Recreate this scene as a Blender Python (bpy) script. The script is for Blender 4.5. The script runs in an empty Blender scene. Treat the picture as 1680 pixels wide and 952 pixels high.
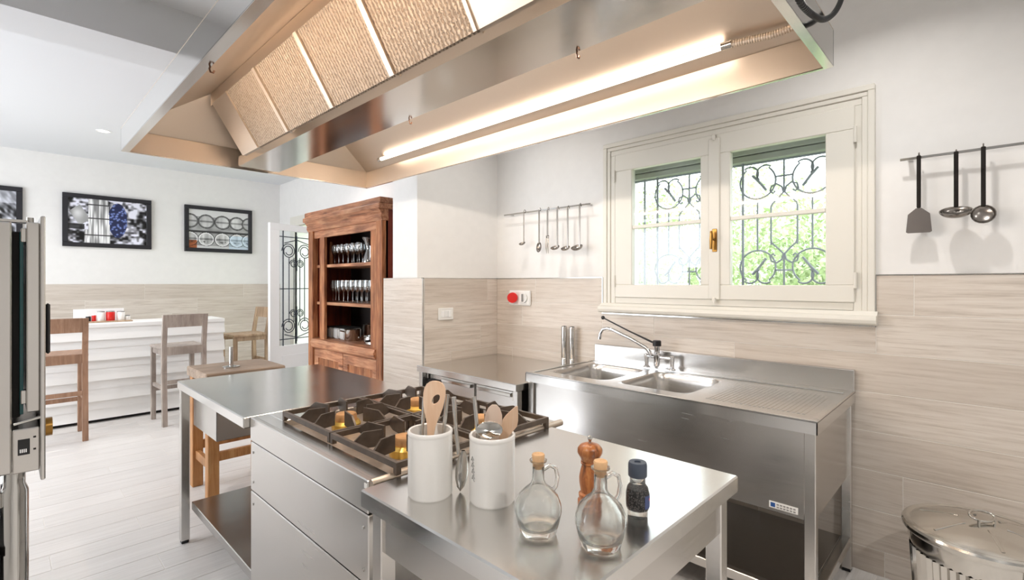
import bpy, bmesh, math, random
import numpy as np
from mathutils import Vector, Matrix
random.seed(7); rng = np.random.default_rng(7)
S = bpy.context.scene
COL = S.collection
PI = math.pi

# ------------------------------------------------------------------ camera
FPX, HZ, EYE = 808.0, 465.0, 1.45
TH = math.atan2(834, 808)
cd = bpy.data.cameras.new('camera'); cam = bpy.data.objects.new('camera', cd); COL.objects.link(cam)
cam.location = (0, 0, EYE); cam.rotation_euler = (PI/2, 0, -TH)
cd.sensor_width = 36; cd.lens = 36*FPX/1680; cd.shift_y = -(476-HZ)/1680; cd.clip_start = .02
S.camera = cam
FW = (math.sin(TH), math.cos(TH)); RT = (math.cos(TH), -math.sin(TH))
def ray(x, y):
    a = (x-840)/FPX
    return Vector((FW[0]+a*RT[0], FW[1]+a*RT[1], (HZ-y)/FPX))
def atX(x, y, v): r = ray(x, y); return Vector((0, 0, EYE))+r*(v/r.x)
def atY(x, y, v): r = ray(x, y); return Vector((0, 0, EYE))+r*(v/r.y)
def atZ(x, y, v): r = ray(x, y); return Vector((0, 0, EYE))+r*((v-EYE)/r.z)

# ------------------------------------------------------------------ world, exposure
W = bpy.data.worlds.new('overcast_sky'); S.world = W; W.use_nodes = True
W.node_tree.nodes['Background'].inputs[0].default_value = (.93, .97, 1, 1)
W.node_tree.nodes['Background'].inputs[1].default_value = 4.0
S.view_settings.view_transform = 'Standard'; S.view_settings.look = 'None'
S.view_settings.exposure = 0.15; S.view_settings.gamma = 1; S.view_settings.use_curve_mapping = False
S.cycles.use_denoising = True
S.cycles.max_bounces = 10; S.cycles.sample_clamp_indirect = 6

# area lamp added at an invented opening of the unseen left wall, as daylight
def area(name, loc, direction, sx, sy, power, color):
    l = bpy.data.lights.new(name, 'AREA'); l.shape = 'RECTANGLE'; l.size = sx; l.size_y = sy
    l.energy = power; l.color = color
    o = bpy.data.objects.new(name, l); COL.objects.link(o); o.location = loc
    o.rotation_euler = Vector(direction).to_track_quat('-Z', 'Y').to_euler(); return o
area('daylight_left', (-3.3, 5.3, 1.45), (1, 0, -.3), 3.2, 2.3, 80, (.91, .975, 1.09))

# ------------------------------------------------------------------ material helpers
def lin(c):
    return tuple(((v/255)/12.92 if v/255 <= .04045 else ((v/255+.055)/1.055)**2.4) for v in c)
MATS = {}
class NT:
    def __init__(s, name):
        s.m = bpy.data.materials.new(name); s.m.use_nodes = True; s.t = s.m.node_tree
        s.p = s.t.nodes['Principled BSDF']; MATS[name] = s.m
    def n(s, typ, **kw):
        x = s.t.nodes.new(typ)
        for k, v in kw.items():
            if k in x.inputs: x.inputs[k].default_value = v
            else: setattr(x, k, v)
        return x
    def l(s, a, b): s.t.links.new(a, b)
    def coords(s, scale, rnd=False, kind='Object'):
        tc = s.n('ShaderNodeTexCoord'); mp = s.n('ShaderNodeMapping'); mp.inputs['Scale'].default_value = scale
        s.l(tc.outputs[kind], mp.inputs['Vector'])
        if rnd:
            oi = s.n('ShaderNodeObjectInfo'); mu = s.n('ShaderNodeMath', operation='MULTIPLY'); mu.inputs[1].default_value = 57
            cb = s.n('ShaderNodeCombineXYZ'); s.l(oi.outputs['Random'], mu.inputs[0])
            for i in range(3): s.l(mu.outputs[0], cb.inputs[i])
            s.l(cb.outputs[0], mp.inputs['Location']); s.rnd = oi.outputs['Random']
        return mp.outputs[0]
    def noise(s, vec, scale=5, detail=4, rough=.5, dist=0):
        x = s.n('ShaderNodeTexNoise'); x.inputs['Scale'].default_value = scale; x.inputs['Detail'].default_value = detail
        x.inputs['Roughness'].default_value = rough; x.inputs['Distortion'].default_value = dist
        s.l(vec, x.inputs['Vector']); return x.outputs['Fac']
    def ramp(s, fac, stops):
        r = s.n('ShaderNodeValToRGB'); e = r.color_ramp.elements
        while len(e) < len(stops): e.new(.5)
        for q, (p, c) in zip(e, stops):
            q.position = p; q.color = (c[0], c[1], c[2], 1) if hasattr(c, '__len__') else (c, c, c, 1)
        s.l(fac, r.inputs[0]); return r.outputs[0]
    def mix(s, fac, a, b, typ='MIX'):
        x = s.n('ShaderNodeMix', data_type='RGBA', blend_type=typ)
        for v, i in ((fac, 0), (a, 6), (b, 7)):
            if hasattr(v, 'is_linked') or hasattr(v, 'links'): s.l(v, x.inputs[i])
            else: x.inputs[i].default_value = v if i == 0 else (*v, 1)
        return x.outputs[2]
    def bump(s, h, strength=.2, dist=.002):
        b = s.n('ShaderNodeBump'); b.inputs['Strength'].default_value = strength; b.inputs['Distance'].default_value = dist
        s.l(h, b.inputs['Height']); s.l(b.outputs[0], s.p.inputs['Normal'])
def plain(name, c, rough=.5, metal=0, spec=.5, coat=0, noise=0):
    t = NT(name); t.p.inputs['Base Color'].default_value = (*lin(c), 1); t.p.inputs['Roughness'].default_value = rough
    t.p.inputs['Metallic'].default_value = metal; t.p.inputs['Specular IOR Level'].default_value = spec
    t.p.inputs['Coat Weight'].default_value = coat
    if noise:
        f = t.noise(t.coords((1, 1, 1)), 30, 3); a = lin(c)
        t.l(t.ramp(f, [(.3, [v*(1-noise) for v in a]), (.7, [min(1, v*(1+noise)) for v in a])]), t.p.inputs['Base Color'])
    return t.m
def steel(name, base, r0, r1, stretch=(1, 1, 1), smear=1.2, warm=0):
    t = NT(name); t.p.inputs['Metallic'].default_value = 1
    big = t.noise(t.coords((1, 1, 1)), smear*2.0, 3, .5, .2)
    fine = t.noise(t.coords(tuple(30*q for q in stretch)), 3, 2)
    t.l(t.mix(.35, t.ramp(big, [(.1, r0), (.9, r1)]), t.ramp(fine, [(.1, r0), (.9, r1)])), t.p.inputs['Roughness'])
    t.p.inputs['Base Color'].default_value = (*base, 1); return t.m
def wood(name, stops, axis=2, scale=1.0, rough=.5, rnd=True, bump=.15):
    t = NT(name); st = [26, 26, 26]; st[axis] = 2.2
    v = t.coords(tuple(q*scale for q in st), rnd)
    f = t.noise(v, 1.3, 6, .62, .6)
    g = t.noise(t.coords((3, 3, 3), rnd), 1.2, 3)
    c = t.ramp(f, stops)
    c2 = t.mix(t.ramp(g, [(.35, 0.0), (.75, .55)]), c, tuple(q*.55 for q in stops[0][1]))
    t.l(c2, t.p.inputs['Base Color']); t.p.inputs['Roughness'].default_value = rough
    t.bump(f, bump, .002); return t.m
def planktile(name, a, b, c, rough):
    t = NT(name); v = t.coords((2.0, 42, 42), True)
    f = t.noise(v, 1.5, 7, .7, .25)
    g = t.noise(t.coords((.9, 4, 4), True), 1.2, 3)
    c1 = t.ramp(f, [(.28, lin(a)), (.5, lin(b)), (.72, lin(c))])
    tone = t.mix(t.ramp(t.rnd, [(0, 0.0), (1, .45)]), c1, lin(a))
    c2 = t.mix(t.ramp(g, [(.35, 0.0), (.8, .4)]), tone, lin(a))
    t.l(c2, t.p.inputs['Base Color']); t.p.inputs['Roughness'].default_value = rough; t.bump(f, .08, .001); return t.m
# ------------------------------------------------------------------ materials
M_plaster = NT('plaster'); _t = M_plaster
_f = _t.noise(_t.coords((1, 1, 1)), 14, 5); _t.l(_t.ramp(_f, [(.3, lin((235, 233, 230))), (.7, lin((238, 236, 233)))]), _t.p.inputs['Base Color'])
_t.p.inputs['Roughness'].default_value = .85; _t.bump(_f, .12, .004); M_plaster = _t.m
M_ceil = plain('ceiling_paint', (224, 226, 229), .9)
M_grout = plain('grout', (232, 227, 220), .9)
M_wtile = planktile('wall_plank_tile', (186, 173, 159), (222, 212, 201), (236, 229, 220), .42)
M_ftile = planktile('floor_plank_tile', (206, 202, 198), (224, 220, 216), (234, 231, 228), .38)
M_steel = steel('brushed_steel', (.62, .60, .575), .18, .32, (1, .06, 1))
M_steelx = steel('brushed_steel_cross', (.60, .58, .555), .16, .3, (.06, 1, 1))
M_top = steel('worktop_steel', (.70, .69, .67), .12, .28, (1, .1, 1), 1.6)
M_hood = steel('hood_steel', (.64, .55, .46), .36, .5, (.08, 1, 1))  # warm lamplight is mixed into this steel's base colour
M_skirt = steel('skirt_steel', (.70, .69, .67), .10, .2, (1, .06, 1))
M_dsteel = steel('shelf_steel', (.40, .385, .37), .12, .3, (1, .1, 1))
M_pol = plain('polished_steel', (200, 198, 194), .12, 1)
M_chrome = plain('chrome', (226, 226, 228), .06, 1)
M_galv = plain('galvanised_steel', (205, 202, 196), .13, 1)
M_filter = NT('filter_mesh'); _t = M_filter
_w = _t.n('ShaderNodeTexWave', wave_type='BANDS', bands_direction='Y'); _w.inputs['Scale'].default_value = 17; _w.inputs['Distortion'].default_value = 3; _w.inputs['Detail'].default_value = 1; _w.inputs['Detail Scale'].default_value = 6
_t.l(_t.coords((1, 1, 1)), _w.inputs['Vector'])
_t.l(_t.ramp(_w.outputs['Fac'], [(.1, (.24, .18, .13)), (.6, (.46, .38, .30))]), _t.p.inputs['Base Color'])
_t.p.inputs['Metallic'].default_value = .6; _t.p.inputs['Roughness'].default_value = .5; _t.bump(_w.outputs['Fac'], .7, .006); M_filter = _t.m
M_iron = plain('cast_iron', (92, 80, 70), .4, .35, noise=.2)  # browned and lightened for warm lamplight, put into the iron colour
M_wrought = plain('wrought_iron', (150, 156, 166), .6)  # lightened for the window bloom; that haze is put into the colour
M_brass = plain('burner_brass', (232, 190, 96), .3, .85)
M_cap = plain('burner_cap', (186, 138, 88), .55, .1, noise=.2)
M_tray = plain('cooktop_enamel', (188, 174, 160), .35, .6, noise=.1)
M_cream = plain('cream_paint', (227, 223, 213), .42)
M_white = plain('white_paint', (247, 247, 246), .45)
M_bar = plain('white_siding', (242, 241, 238), .5)
M_plast = plain('white_plastic', (240, 239, 235), .35)
M_grey = plain('grey_plastic', (150, 148, 145), .4)
M_red = plain('red_plastic', (214, 34, 28), .35)
M_black = plain('black_plastic', (18, 18, 20), .35)
M_dark = plain('dark_void', (26, 24, 22), .8)
M_bluep = plain('blue_print', (40, 84, 150), .5)
M_ceramic = plain('white_ceramic', (243, 240, 235), .22, coat=.3)
M_cork = plain('cork', (214, 172, 128), .85, noise=.2)
M_frame = plain('black_frame', (34, 33, 38), .4)
M_brassold = plain('aged_brass', (150, 112, 56), .3, .9)
M_pine = wood('cabinet_pine_upright', [(.28, lin((92, 46, 24))), (.5, lin((178, 112, 70))), (.72, lin((218, 164, 116)))], 2)
M_pineh = wood('cabinet_pine_rail', [(.28, lin((98, 54, 34))), (.5, lin((188, 128, 92))), (.72, lin((222, 172, 132)))], 1)
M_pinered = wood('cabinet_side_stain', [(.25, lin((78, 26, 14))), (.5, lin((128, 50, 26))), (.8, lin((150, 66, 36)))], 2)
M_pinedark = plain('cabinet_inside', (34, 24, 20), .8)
M_stoolb = wood('stool_brown', [(.25, lin((128, 94, 72))), (.5, lin((168, 130, 104))), (.75, lin((192, 156, 130)))], 2, .8)
M_stoolg = wood('stool_grey', [(.25, lin((138, 124, 116))), (.5, lin((172, 160, 150))), (.75, lin((194, 182, 172)))], 2, .8)
M_stoolt = wood('stool_tan', [(.25, lin((140, 112, 84))), (.5, lin((188, 160, 130))), (.75, lin((210, 184, 156)))], 2, .8)
M_oak = wood('block_leg_wood', [(.25, lin((140, 88, 44))), (.5, lin((186, 130, 76))), (.75, lin((206, 158, 104)))], 2)
M_block = wood('block_top_wood', [(.25, lin((116, 96, 80))), (.5, lin((160, 138, 118))), (.75, lin((182, 160, 140)))], 0)
M_spoon = wood('spoon_wood', [(.25, lin((226, 184, 148))), (.5, lin((236, 200, 168))), (.75, lin((244, 216, 190)))], 2, 1.5)
M_olive = wood('olive_wood', [(.3, lin((80, 40, 20))), (.5, lin((176, 104, 54))), (.7, lin((206, 140, 82)))], 2, 2.6, .3)
M_bark = plain('tree_bark', (98, 84, 70), .9, noise=.3)
M_pepper = NT('peppercorns'); _t = M_pepper
_v = _t.n('ShaderNodeTexVoronoi'); _v.inputs['Scale'].default_value = 260; _t.l(_t.coords((1, 1, 1)), _v.inputs['Vector'])
_t.l(_t.ramp(_v.outputs['Distance'], [(.1, lin((120, 112, 108))), (.6, lin((30, 28, 30)))]), _t.p.inputs['Base Color']); M_pepper = _t.m
def glassmat(name, tr, tint=(1, 1, 1), ior=1.45):
    t = NT(name); t.t.nodes.remove(t.p)
    g = t.n('ShaderNodeBsdfGlass'); g.inputs['Roughness'].default_value = 0; g.inputs['IOR'].default_value = ior; g.inputs['Color'].default_value = (*tint, 1)
    x = t.n('ShaderNodeBsdfTransparent'); x.inputs['Color'].default_value = (*tint, 1)
    m = t.n('ShaderNodeMixShader'); m.inputs[0].default_value = tr
    t.l(g.outputs[0], m.inputs[1]); t.l(x.outputs[0], m.inputs[2]); t.l(m.outputs[0], t.t.nodes['Material Output'].inputs[0]); return t.m
def panemat(name, refl, tint):
    t = NT(name); t.t.nodes.remove(t.p)
    g = t.n('ShaderNodeBsdfGlossy'); g.inputs['Roughness'].default_value = .02
    x = t.n('ShaderNodeBsdfTransparent'); x.inputs['Color'].default_value = (*tint, 1)
    m = t.n('ShaderNodeMixShader'); m.inputs[0].default_value = refl
    t.l(x.outputs[0], m.inputs[1]); t.l(g.outputs[0], m.inputs[2]); t.l(m.outputs[0], t.t.nodes['Material Output'].inputs[0]); return t.m
M_glass = glassmat('clear_glass', .12, (.985, .99, .985))
M_pane = panemat('window_pane', .05, (.95, .97, .97))
M_wine = panemat('thin_glass', .34, (.86, .88, .88))
M_teal = plain('oven_glass', (10, 60, 62), .1)
def emit(name, c, s):
    t = NT(name); t.p.inputs['Base Color'].default_value = (1, 1, 1, 1)
    t.p.inputs['Emission Color'].default_value = (*c, 1); t.p.inputs['Emission Strength'].default_value = s; return t.m
M_tube = emit('fluorescent_tube', (1, .84, .70), 6)
M_tube2 = emit('fluorescent_tube_warm', (1, .85, .72), 40)
M_tube_fill = emit('fluorescent_tube_inner', (1, .89, .78), 76)
M_bulb = emit('spot_bulb', (1, .95, .88), 14)
def leafmat(name, a, b):
    t = NT(name); f = t.noise(t.coords((1, 1, 1)), 3, 3)
    t.l(t.ramp(f, [(.3, lin(a)), (.7, lin(b))]), t.p.inputs['Base Color']); t.p.inputs['Roughness'].default_value = .6; return t.m
M_leaf = leafmat('leaf_green', (160, 184, 130), (214, 224, 184))
M_lawn = leafmat('lawn', (150, 170, 120), (190, 200, 160))
def vcol(name, rough=.35):
    t = NT(name); a = t.n('ShaderNodeVertexColor', layer_name='print'); t.l(a.outputs[0], t.p.inputs['Base Color']); t.p.inputs['Roughness'].default_value = rough; return t.m
M_print = vcol('photo_print')

# ------------------------------------------------------------------ mesh helpers
ORG = {}
def org(o): return ORG.get(o.name, Vector((0, 0, 0))) if o else Vector((0, 0, 0))
def tag(o, label=None, cat=None, group=None, kind=None):
    if label: o['label'] = label
    if cat: o['category'] = cat
    if group: o['group'] = group
    if kind: o['kind'] = kind
    return o
def thing(name, label, cat, loc=(0, 0, 0), group=None, kind=None):
    o = bpy.data.objects.new(name, None); COL.objects.link(o); o.location = loc; o.empty_display_size = .05
    ORG[o.name] = Vector(loc); return tag(o, label, cat, group, kind)
class MB:
    def __init__(s): s.b = bmesh.new()
    def box(s, x0, x1, y0, y1, z0, z1, bev=0, seg=1):
        b = s.b; g = bmesh.ops.create_cube(b, size=1)['verts']
        for v in g: v.co = Vector(((x0+x1)/2+v.co.x*(x1-x0), (y0+y1)/2+v.co.y*(y1-y0), (z0+z1)/2+v.co.z*(z1-z0)))
        if bev:
            ed = list({e for v in g for e in v.link_edges})
            bmesh.ops.bevel(b, geom=ed, offset=bev, segments=seg, affect='EDGES', clamp_overlap=True)
        return s
    def face(s, pts):
        try: s.b.faces.new([s.b.verts.new(p) for p in pts])
        except ValueError: pass
        return s
    def slab(s, pts, n):      # quad given a thickness along vector n
        n = Vector(n); a = [s.b.verts.new(p) for p in pts]; c = [s.b.verts.new(Vector(p)+n) for p in pts]; k = len(pts)
        s.b.faces.new(a); s.b.faces.new(c[::-1])
        for i in range(k): s.b.faces.new((a[i], c[i], c[(i+1) % k], a[(i+1) % k]))
        bmesh.ops.recalc_face_normals(s.b, faces=s.b.faces[:]); return s
    def tube(s, pts, r, seg=8, closed=False, cap=True, flat=None):
        pts = [Vector(p) for p in pts]; n = len(pts); rings = []
        rr = r if hasattr(r, '__len__') else [r]*n
        up = None
        for i, p in enumerate(pts):
            if closed: d = pts[(i+1) % n]-pts[i-1]
            else: d = pts[min(i+1, n-1)]-pts[max(i-1, 0)]
            d.normalize()
            if up is None:
                up = Vector((0, 0, 1)) if abs(d.z) < .9 else Vector((1, 0, 0))
            sx = d.cross(up); sx.normalize(); up = sx.cross(d); up.normalize()
            ring = []
            for k in range(seg):
                a = 2*PI*k/seg+PI/seg
                ca, sa = math.cos(a), math.sin(a)
                if flat: ca *= flat
                ring.append(s.b.verts.new(p+(sx*ca+up*sa)*rr[i]))
            rings.append(ring)
        m = n if closed else n-1
        for i in range(m):
            a, c = rings[i], rings[(i+1) % n]
            for k in range(seg): s.b.faces.new((a[k], a[(k+1) % seg], c[(k+1) % seg], c[k]))
        if cap and not closed:
            s.b.faces.new(rings[0][::-1]); s.b.faces.new(rings[-1])
        return s
    def cyl(s, p0, p1, r, seg=16, r1=None): return s.tube([p0, p1], [r, r if r1 is None else r1], seg)
    def lathe(s, prof, seg=32, c=(0, 0, 0), capb=True, capt=True, ribs=0, ribd=0):
        rings = []
        for r, z in prof:
            ring = []
            for k in range(seg):
                a = 2*PI*k/seg; q = r
                if ribs and k % 2: q = r-ribd
                ring.append(s.b.verts.new((c[0]+q*math.cos(a), c[1]+q*math.sin(a), c[2]+z)))
            rings.append(ring)
        for i in range(len(rings)-1):
            a, d = rings[i], rings[i+1]
            for k in range(seg): s.b.faces.new((a[k], a[(k+1) % seg], d[(k+1) % seg], d[k]))
        if capb: s.b.faces.new(rings[0][::-1])
        if capt: s.b.faces.new(rings[-1])
        return s
    def prism(s, poly, axis, a, b):   # poly in the two other axes (x,z)/(y,z)/(x,y)
        def P(u, v, w): return ((w, u, v), (u, w, v), (u, v, w))[axis]
        A = [s.b.verts.new(P(u, v, a)) for u, v in poly]; B = [s.b.verts.new(P(u, v, b)) for u, v in poly]; k = len(poly)
        f = [s.b.faces.new(A), s.b.faces.new(B[::-1])]
        for i in range(k): f.append(s.b.faces.new((A[i], B[i], B[(i+1) % k], A[(i+1) % k])))
        bmesh.ops.recalc_face_normals(s.b, faces=f); return s
    def xf(s, mat): bmesh.ops.transform(s.b, matrix=mat, verts=s.b.verts[:]); return s
    def obj(s, name, mat, parent=None, smooth=None, kind=None, label=None, cat=None, group=None, base=None):
        me = bpy.data.meshes.new(name)
        o_ = org(parent)
        if base is not None: o_ = Vector(base)
        if o_.length: bmesh.ops.translate(s.b, vec=-o_, verts=s.b.verts[:])
        s.b.to_mesh(me); s.b.free()
        if smooth:
            me.polygons.foreach_set('use_smooth', [True]*len(me.polygons)); me.set_sharp_from_angle(angle=math.radians(smooth))
        if mat: me.materials.append(mat)
        o = bpy.data.objects.new(name, me); COL.objects.link(o)
        if parent: o.parent = parent
        if base is not None and not parent: o.location = base
        ORG[o.name] = o_
        return tag(o, label, cat, group, kind)
def copy_tree(o, parent=None):
    c = o.copy(); COL.objects.link(c); ORG[c.name] = org(o)
    if parent: c.parent = parent
    for ch in list(o.children): copy_tree(ch, c)
    return c
def bx(name, mat, parent, x0, x1, y0, y1, z0, z1, bev=.002, **kw):
    return MB().box(x0, x1, y0, y1, z0, z1, bev).obj(name, mat, parent, **kw)
def arc(c, r, a0, a1, n=12, plane='yz', x=0):
    out = []
    for i in range(n+1):
        a = a0+(a1-a0)*i/n; u, v = c[0]+r*math.cos(a), c[1]+r*math.sin(a)
        out.append((x, u, v) if plane == 'yz' else ((u, x, v) if plane == 'xz' else (u, v, x)))
    return out

# ------------------------------------------------------------------ room shell
XL, XR, YF, YB, ZC = -3.0, 3.03, -2.6, 8.03, 3.0
WT = .3
def structbox(name, mat, boxes, bev=0):
    m = MB()
    for b in boxes: m.box(*b, bev)
    return m.obj(name, mat, None, kind='structure')
floor = structbox('floor', M_grout, [(XL-.1, XR+WT, YF-.1, YB+.2, -.12, -.0015)])
structbox('ceiling', M_ceil, [(XL-.1, XR+WT, YF-.1, YB+.2, ZC, ZC+.15)])
structbox('ceiling_beam', M_ceil, [(XL, XR, 3.3, 3.63, 2.75, ZC)])
WIN = (.487, 1.90, 1.35, 2.33)     # window opening y0,y1,z0,z1
DOOR = (6.62, 7.42, 0, 2.30)
wall_r = structbox('wall_right', M_plaster, [
    (XR, XR+WT, YF, WIN[0], 0, ZC), (XR, XR+WT, WIN[0], WIN[1], 0, WIN[2]), (XR, XR+WT, WIN[0], WIN[1], WIN[3], ZC),
    (XR, XR+WT, WIN[1], DOOR[0], 0, ZC), (XR, XR+WT, DOOR[0], DOOR[1], DOOR[3], ZC), (XR, XR+WT, DOOR[1], YB+.2, 0, ZC)])
wall_b = structbox('wall_back', M_plaster, [(XL, XR, YB, YB+.2, 0, ZC)])
structbox('wall_left', M_plaster, [(XL-.2, XL, YF, 3.7, 0, ZC), (XL-.2, XL, 3.7, 6.9, 2.5, ZC), (XL-.2, XL, 3.7, 6.9, 0, .2), (XL-.2, XL, 6.9, YB, 0, ZC)])  # the opening in this unseen wall is added for the daylight lamp
structbox('wall_front', M_plaster, [(XL, XR, YF-.2, YF, 0, ZC)])
# partition beside the cabinet: plaster above, tiled base
PX, PY0, PY1 = 2.23, 3.10, 3.66
m = MB()
A = [(XR, 3.115), (PX+.012, 3.20), (PX+.012, 3.545), (XR, 3.545)]
m.prism(A, 2, 0, ZC)
wall_p = m.obj('wall_partition', M_plaster, None, kind='structure')

# ---- tiles (each a piece of its wall / floor)
TC = {}
def tile(parent, name, mat, L, Hh, T, loc, rz):
    key = (name, round(L, 3), round(Hh, 3), round(T, 3))
    if key not in TC:
        mb = MB().box(-L/2, L/2, -T/2, T/2, -Hh/2, Hh/2, .0012)
        me = bpy.data.meshes.new(name); mb.b.to_mesh(me); mb.b.free(); me.materials.append(mat); TC[key] = me
    o = bpy.data.objects.new(name, TC[key]); COL.objects.link(o); o.parent = parent
    o.location = Vector(loc)-org(parent); o.rotation_euler = (0, 0, rz); return o
def runs(a, b, phase, L):
    k = math.floor((a-phase)/L); e = [a]; q = phase+k*L
    while q < b:
        if q > a+.02 and q < b-.02: e.append(q)
        q += L
    e.append(b); return list(zip(e[:-1], e[1:]))
G = .003
rows = [(1.49-.195*k-.195, 1.49-.195*k) for k in range(8)]; rows[-1] = (0, rows[-1][1])
phase = [.257, .404, 1.086, .518, .75, .298, .95, .369]
for (z0, z1), ph in zip(rows, phase):
    for a, b in runs(-1.6, PY0+.01, ph, 1.2):
        segs = [(a, b, z0, z1)]
        if z1 > 1.24:     # leave out what the window trim covers
            ns = []
            for (p, q, u, v) in segs:
                if q <= .404 or p >= 2.012: ns.append((p, q, u, v)); continue
                if p < .404: ns.append((p, .404, u, v))
                if q > 2.012: ns.append((2.012, q, u, v))
                if u < 1.236: ns.append((max(p, .404), min(q, 2.012), u, 1.236))
            segs = ns
        for (p, q, u, v) in segs:
            if q-p > .02 and v-u > .02:
                tile(wall_r, 'wall_tile', M_wtile, q-p-G, v-u-G, .014, (XR-.007, (p+q)/2, (u+v)/2), PI/2)
for k, (z0, z1) in enumerate(rows):
    for a, b in runs(PX+.012, XR-.014, [2.9, 3.4, 2.82, 2.5, 3.1, 2.7, 3.3, 2.6][k], 1.2):
        tile(wall_p, 'wall_tile', M_wtile, b-a-G, z1-z0-G, .02, ((a+b)/2, PY0+.0125, (z0+z1)/2), 0)
    tile(wall_p, 'wall_tile', M_wtile, PY1-PY0-.006-G, z1-z0-G, .014, (PX, (PY0+PY1)/2, (z0+z1)/2), PI/2)
mb = MB().box(PX-.0055, XR-.015, PY0+.004, PY1, 0, 1.487)
mb.obj('tile_backing', M_grout, wall_p)
brows = [(1.44-.2*k-.2, 1.44-.2*k) for k in range(8)]; brows[-1] = (0, brows[-1][1])
for k, (z0, z1) in enumerate(brows):
    for a, b in runs(XL, XR, [.1, .7, .4, .9, .2, .6, .3, .8][k], 1.2):
        tile(wall_b, 'wall_tile', M_wtile, b-a-G, z1-z0-G, .012, ((a+b)/2, YB-.006, (z0+z1)/2), 0)
for (y0, y1, z0, z1) in ((-1.6, .404, 0, 1.487), (.404, 2.012, 0, 1.235), (2.012, PY0+.01, 0, 1.487)): MB().box(XR-.0125, XR-.0001, y0, y1, z0, z1).obj('tile_backing', M_grout, wall_r)
MB().box(XL, XR, YB-.0105, YB-.0001, 0, 1.438).obj('tile_backing', M_grout, wall_b)
fy = YF; k = 0
while fy < YB:
    for a, b in runs(XL, XR, (.0, .4, .8)[k % 3]+.17, 1.2):
        w = min(.2, YB-fy)
        o = tile(floor, 'floor_tile', M_ftile, b-a-G, .01, w-G, ((a+b)/2, fy+w/2, -.005), 0)
    fy += .2; k += 1
# trim profiles on top / corner of the tiles
def trim(name, x0, x1, y0, y1, z0, z1):
    o = bx(name, M_pol, None, x0, x1, y0, y1, z0, z1, 0); tag(o, kind='structure'); return o
trim('trim_1', XR-.018, XR, 2.012, PY0+.01, 1.49, 1.494); trim('trim_2', XR-.018, XR, -1.6, .404, 1.49, 1.494)
trim('trim_3', PX-.008, XR-.015, PY0, PY0+.02, 1.489, 1.493); trim('trim_4', PX-.009, PX+.004, PY0-.002, PY0+.008, 0, 1.489)
trim('trim_5', XR-.018, XR, 2.008, 2.013, 1.23, 1.49); trim('trim_6', XR-.018, XR, .404, 2.012, 1.232, 1.238); trim('trim_7', XR-.018, XR, .402, .406, 1.232, 1.49)
trim('trim_8', PX-.008, PX+.004, PY0, PY1, 1.489, 1.493)

# ------------------------------------------------------------------ window
win = thing('window_1', 'cream painted double casement window above the sink', None, (XR, 1.2, 1.24), kind='structure')
def ringframe(mb, x0, x1, y0, y1, z0, z1, w, bev=.004):   # four members
    mb.box(x0, x1, y0, y1, z1-w, z1, bev); mb.box(x0, x1, y0, y1, z0, z0+w, bev)
    mb.box(x0, x1, y0, y0+w, z0+w, z1-w, bev); mb.box(x0, x1, y1-w, y1, z0+w, z1-w, bev)
m = MB()
def arch(mb, x0, x1, o, w):  # architrave step without bottom
    y0, y1, z1 = .406+o, 1.995-o, 2.444-o
    mb.box(x0, x1, y0, y1, z1-w, z1, .003); mb.box(x0, x1, y0, y0+w, 1.285, z1-w, .003); mb.box(x0, x1, y1-w, y1, 1.285, z1-w, .003)
arch(m, XR-.030, XR+.02, 0, .03); arch(m, XR-.022, XR+.02, .03, .025); arch(m, XR-.014, XR+.04, .055, .036)
m.box(XR-.012, XR+.038, .498, 1.902, 1.312, 1.351, .001); m.obj('window_frame', M_cream, win)
m = MB(); m.prism([(XR-.075, 1.252), (XR-.08, 1.268), (XR-.075, 1.288), (XR-.05, 1.292), (XR-.03, 1.31), (XR+.05, 1.31), (XR+.05, 1.24), (XR-.03, 1.24), (XR-.06, 1.244)], 1, .395, 2.01)
m.obj('window_sill', M_cream, win)
def sash(y0, y1, gy0, gy1):
    x0, x1 = XR-.026, XR+.022; z0, z1 = 1.352, 2.354; g0, g1 = 1.44, 2.235
    m = MB(); m.box(x0, x1, y0, y1, g1, z1, .004); m.box(x0, x1, y0, y1, z0, g0, .004)
    m.box(x0, x1, y0, gy0, g0, g1, .004); m.box(x0, x1, gy1, y1, g0, g1, .004)
    s = m.obj('sash', M_cream, win)
    for za, zb in ((g0, 1.826), (1.846, g1)):
        bx('pane', M_pane, s, XR-.004, XR, gy0-.004, gy1+.004, za, zb, 0)
    m = MB(); m.box(XR-.02, XR+.016, gy0, gy1, 1.824, 1.848, .004); m.obj('glazing_bar', M_cream, s)
    return s
sash(.49, 1.19, .618, 1.107); sash(1.202, 1.898, 1.285, 1.765)
m = MB().box(XR-.036, XR-.024, 1.165, 1.232, 1.352, 2.33, .004); m.obj('cover_strip', M_cream, win)
m = MB().box(XR-.040, XR-.034, 1.178, 1.208, 1.64, 1.78, .003); h = m.obj('lock_plate', M_brassold, win)
MB().tube([(XR-.04, 1.193, 1.715), (XR-.07, 1.193, 1.715), (XR-.072, 1.2, 1.76)], .008, 8).tube([(XR-.072, 1.2, 1.765), (XR-.072, 1.2, 1.72), (XR-.07, 1.203, 1.655)], [.006, .010, .007], 8).obj('handle', M_brassold, h, 40)
for z in (1.348, 2.335): MB().box(XR-.046, XR-.03, 1.188, 1.206, z-.02, z+.015, .003).obj('bolt', M_cream, win)
for y, in ((.487,), (1.9,)):
    for z in (1.46, 2.2): MB().cyl((XR-.03, y, z-.035), (XR-.03, y, z+.045), .008, 10).obj('hinge', M_cream, win, 40)
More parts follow.
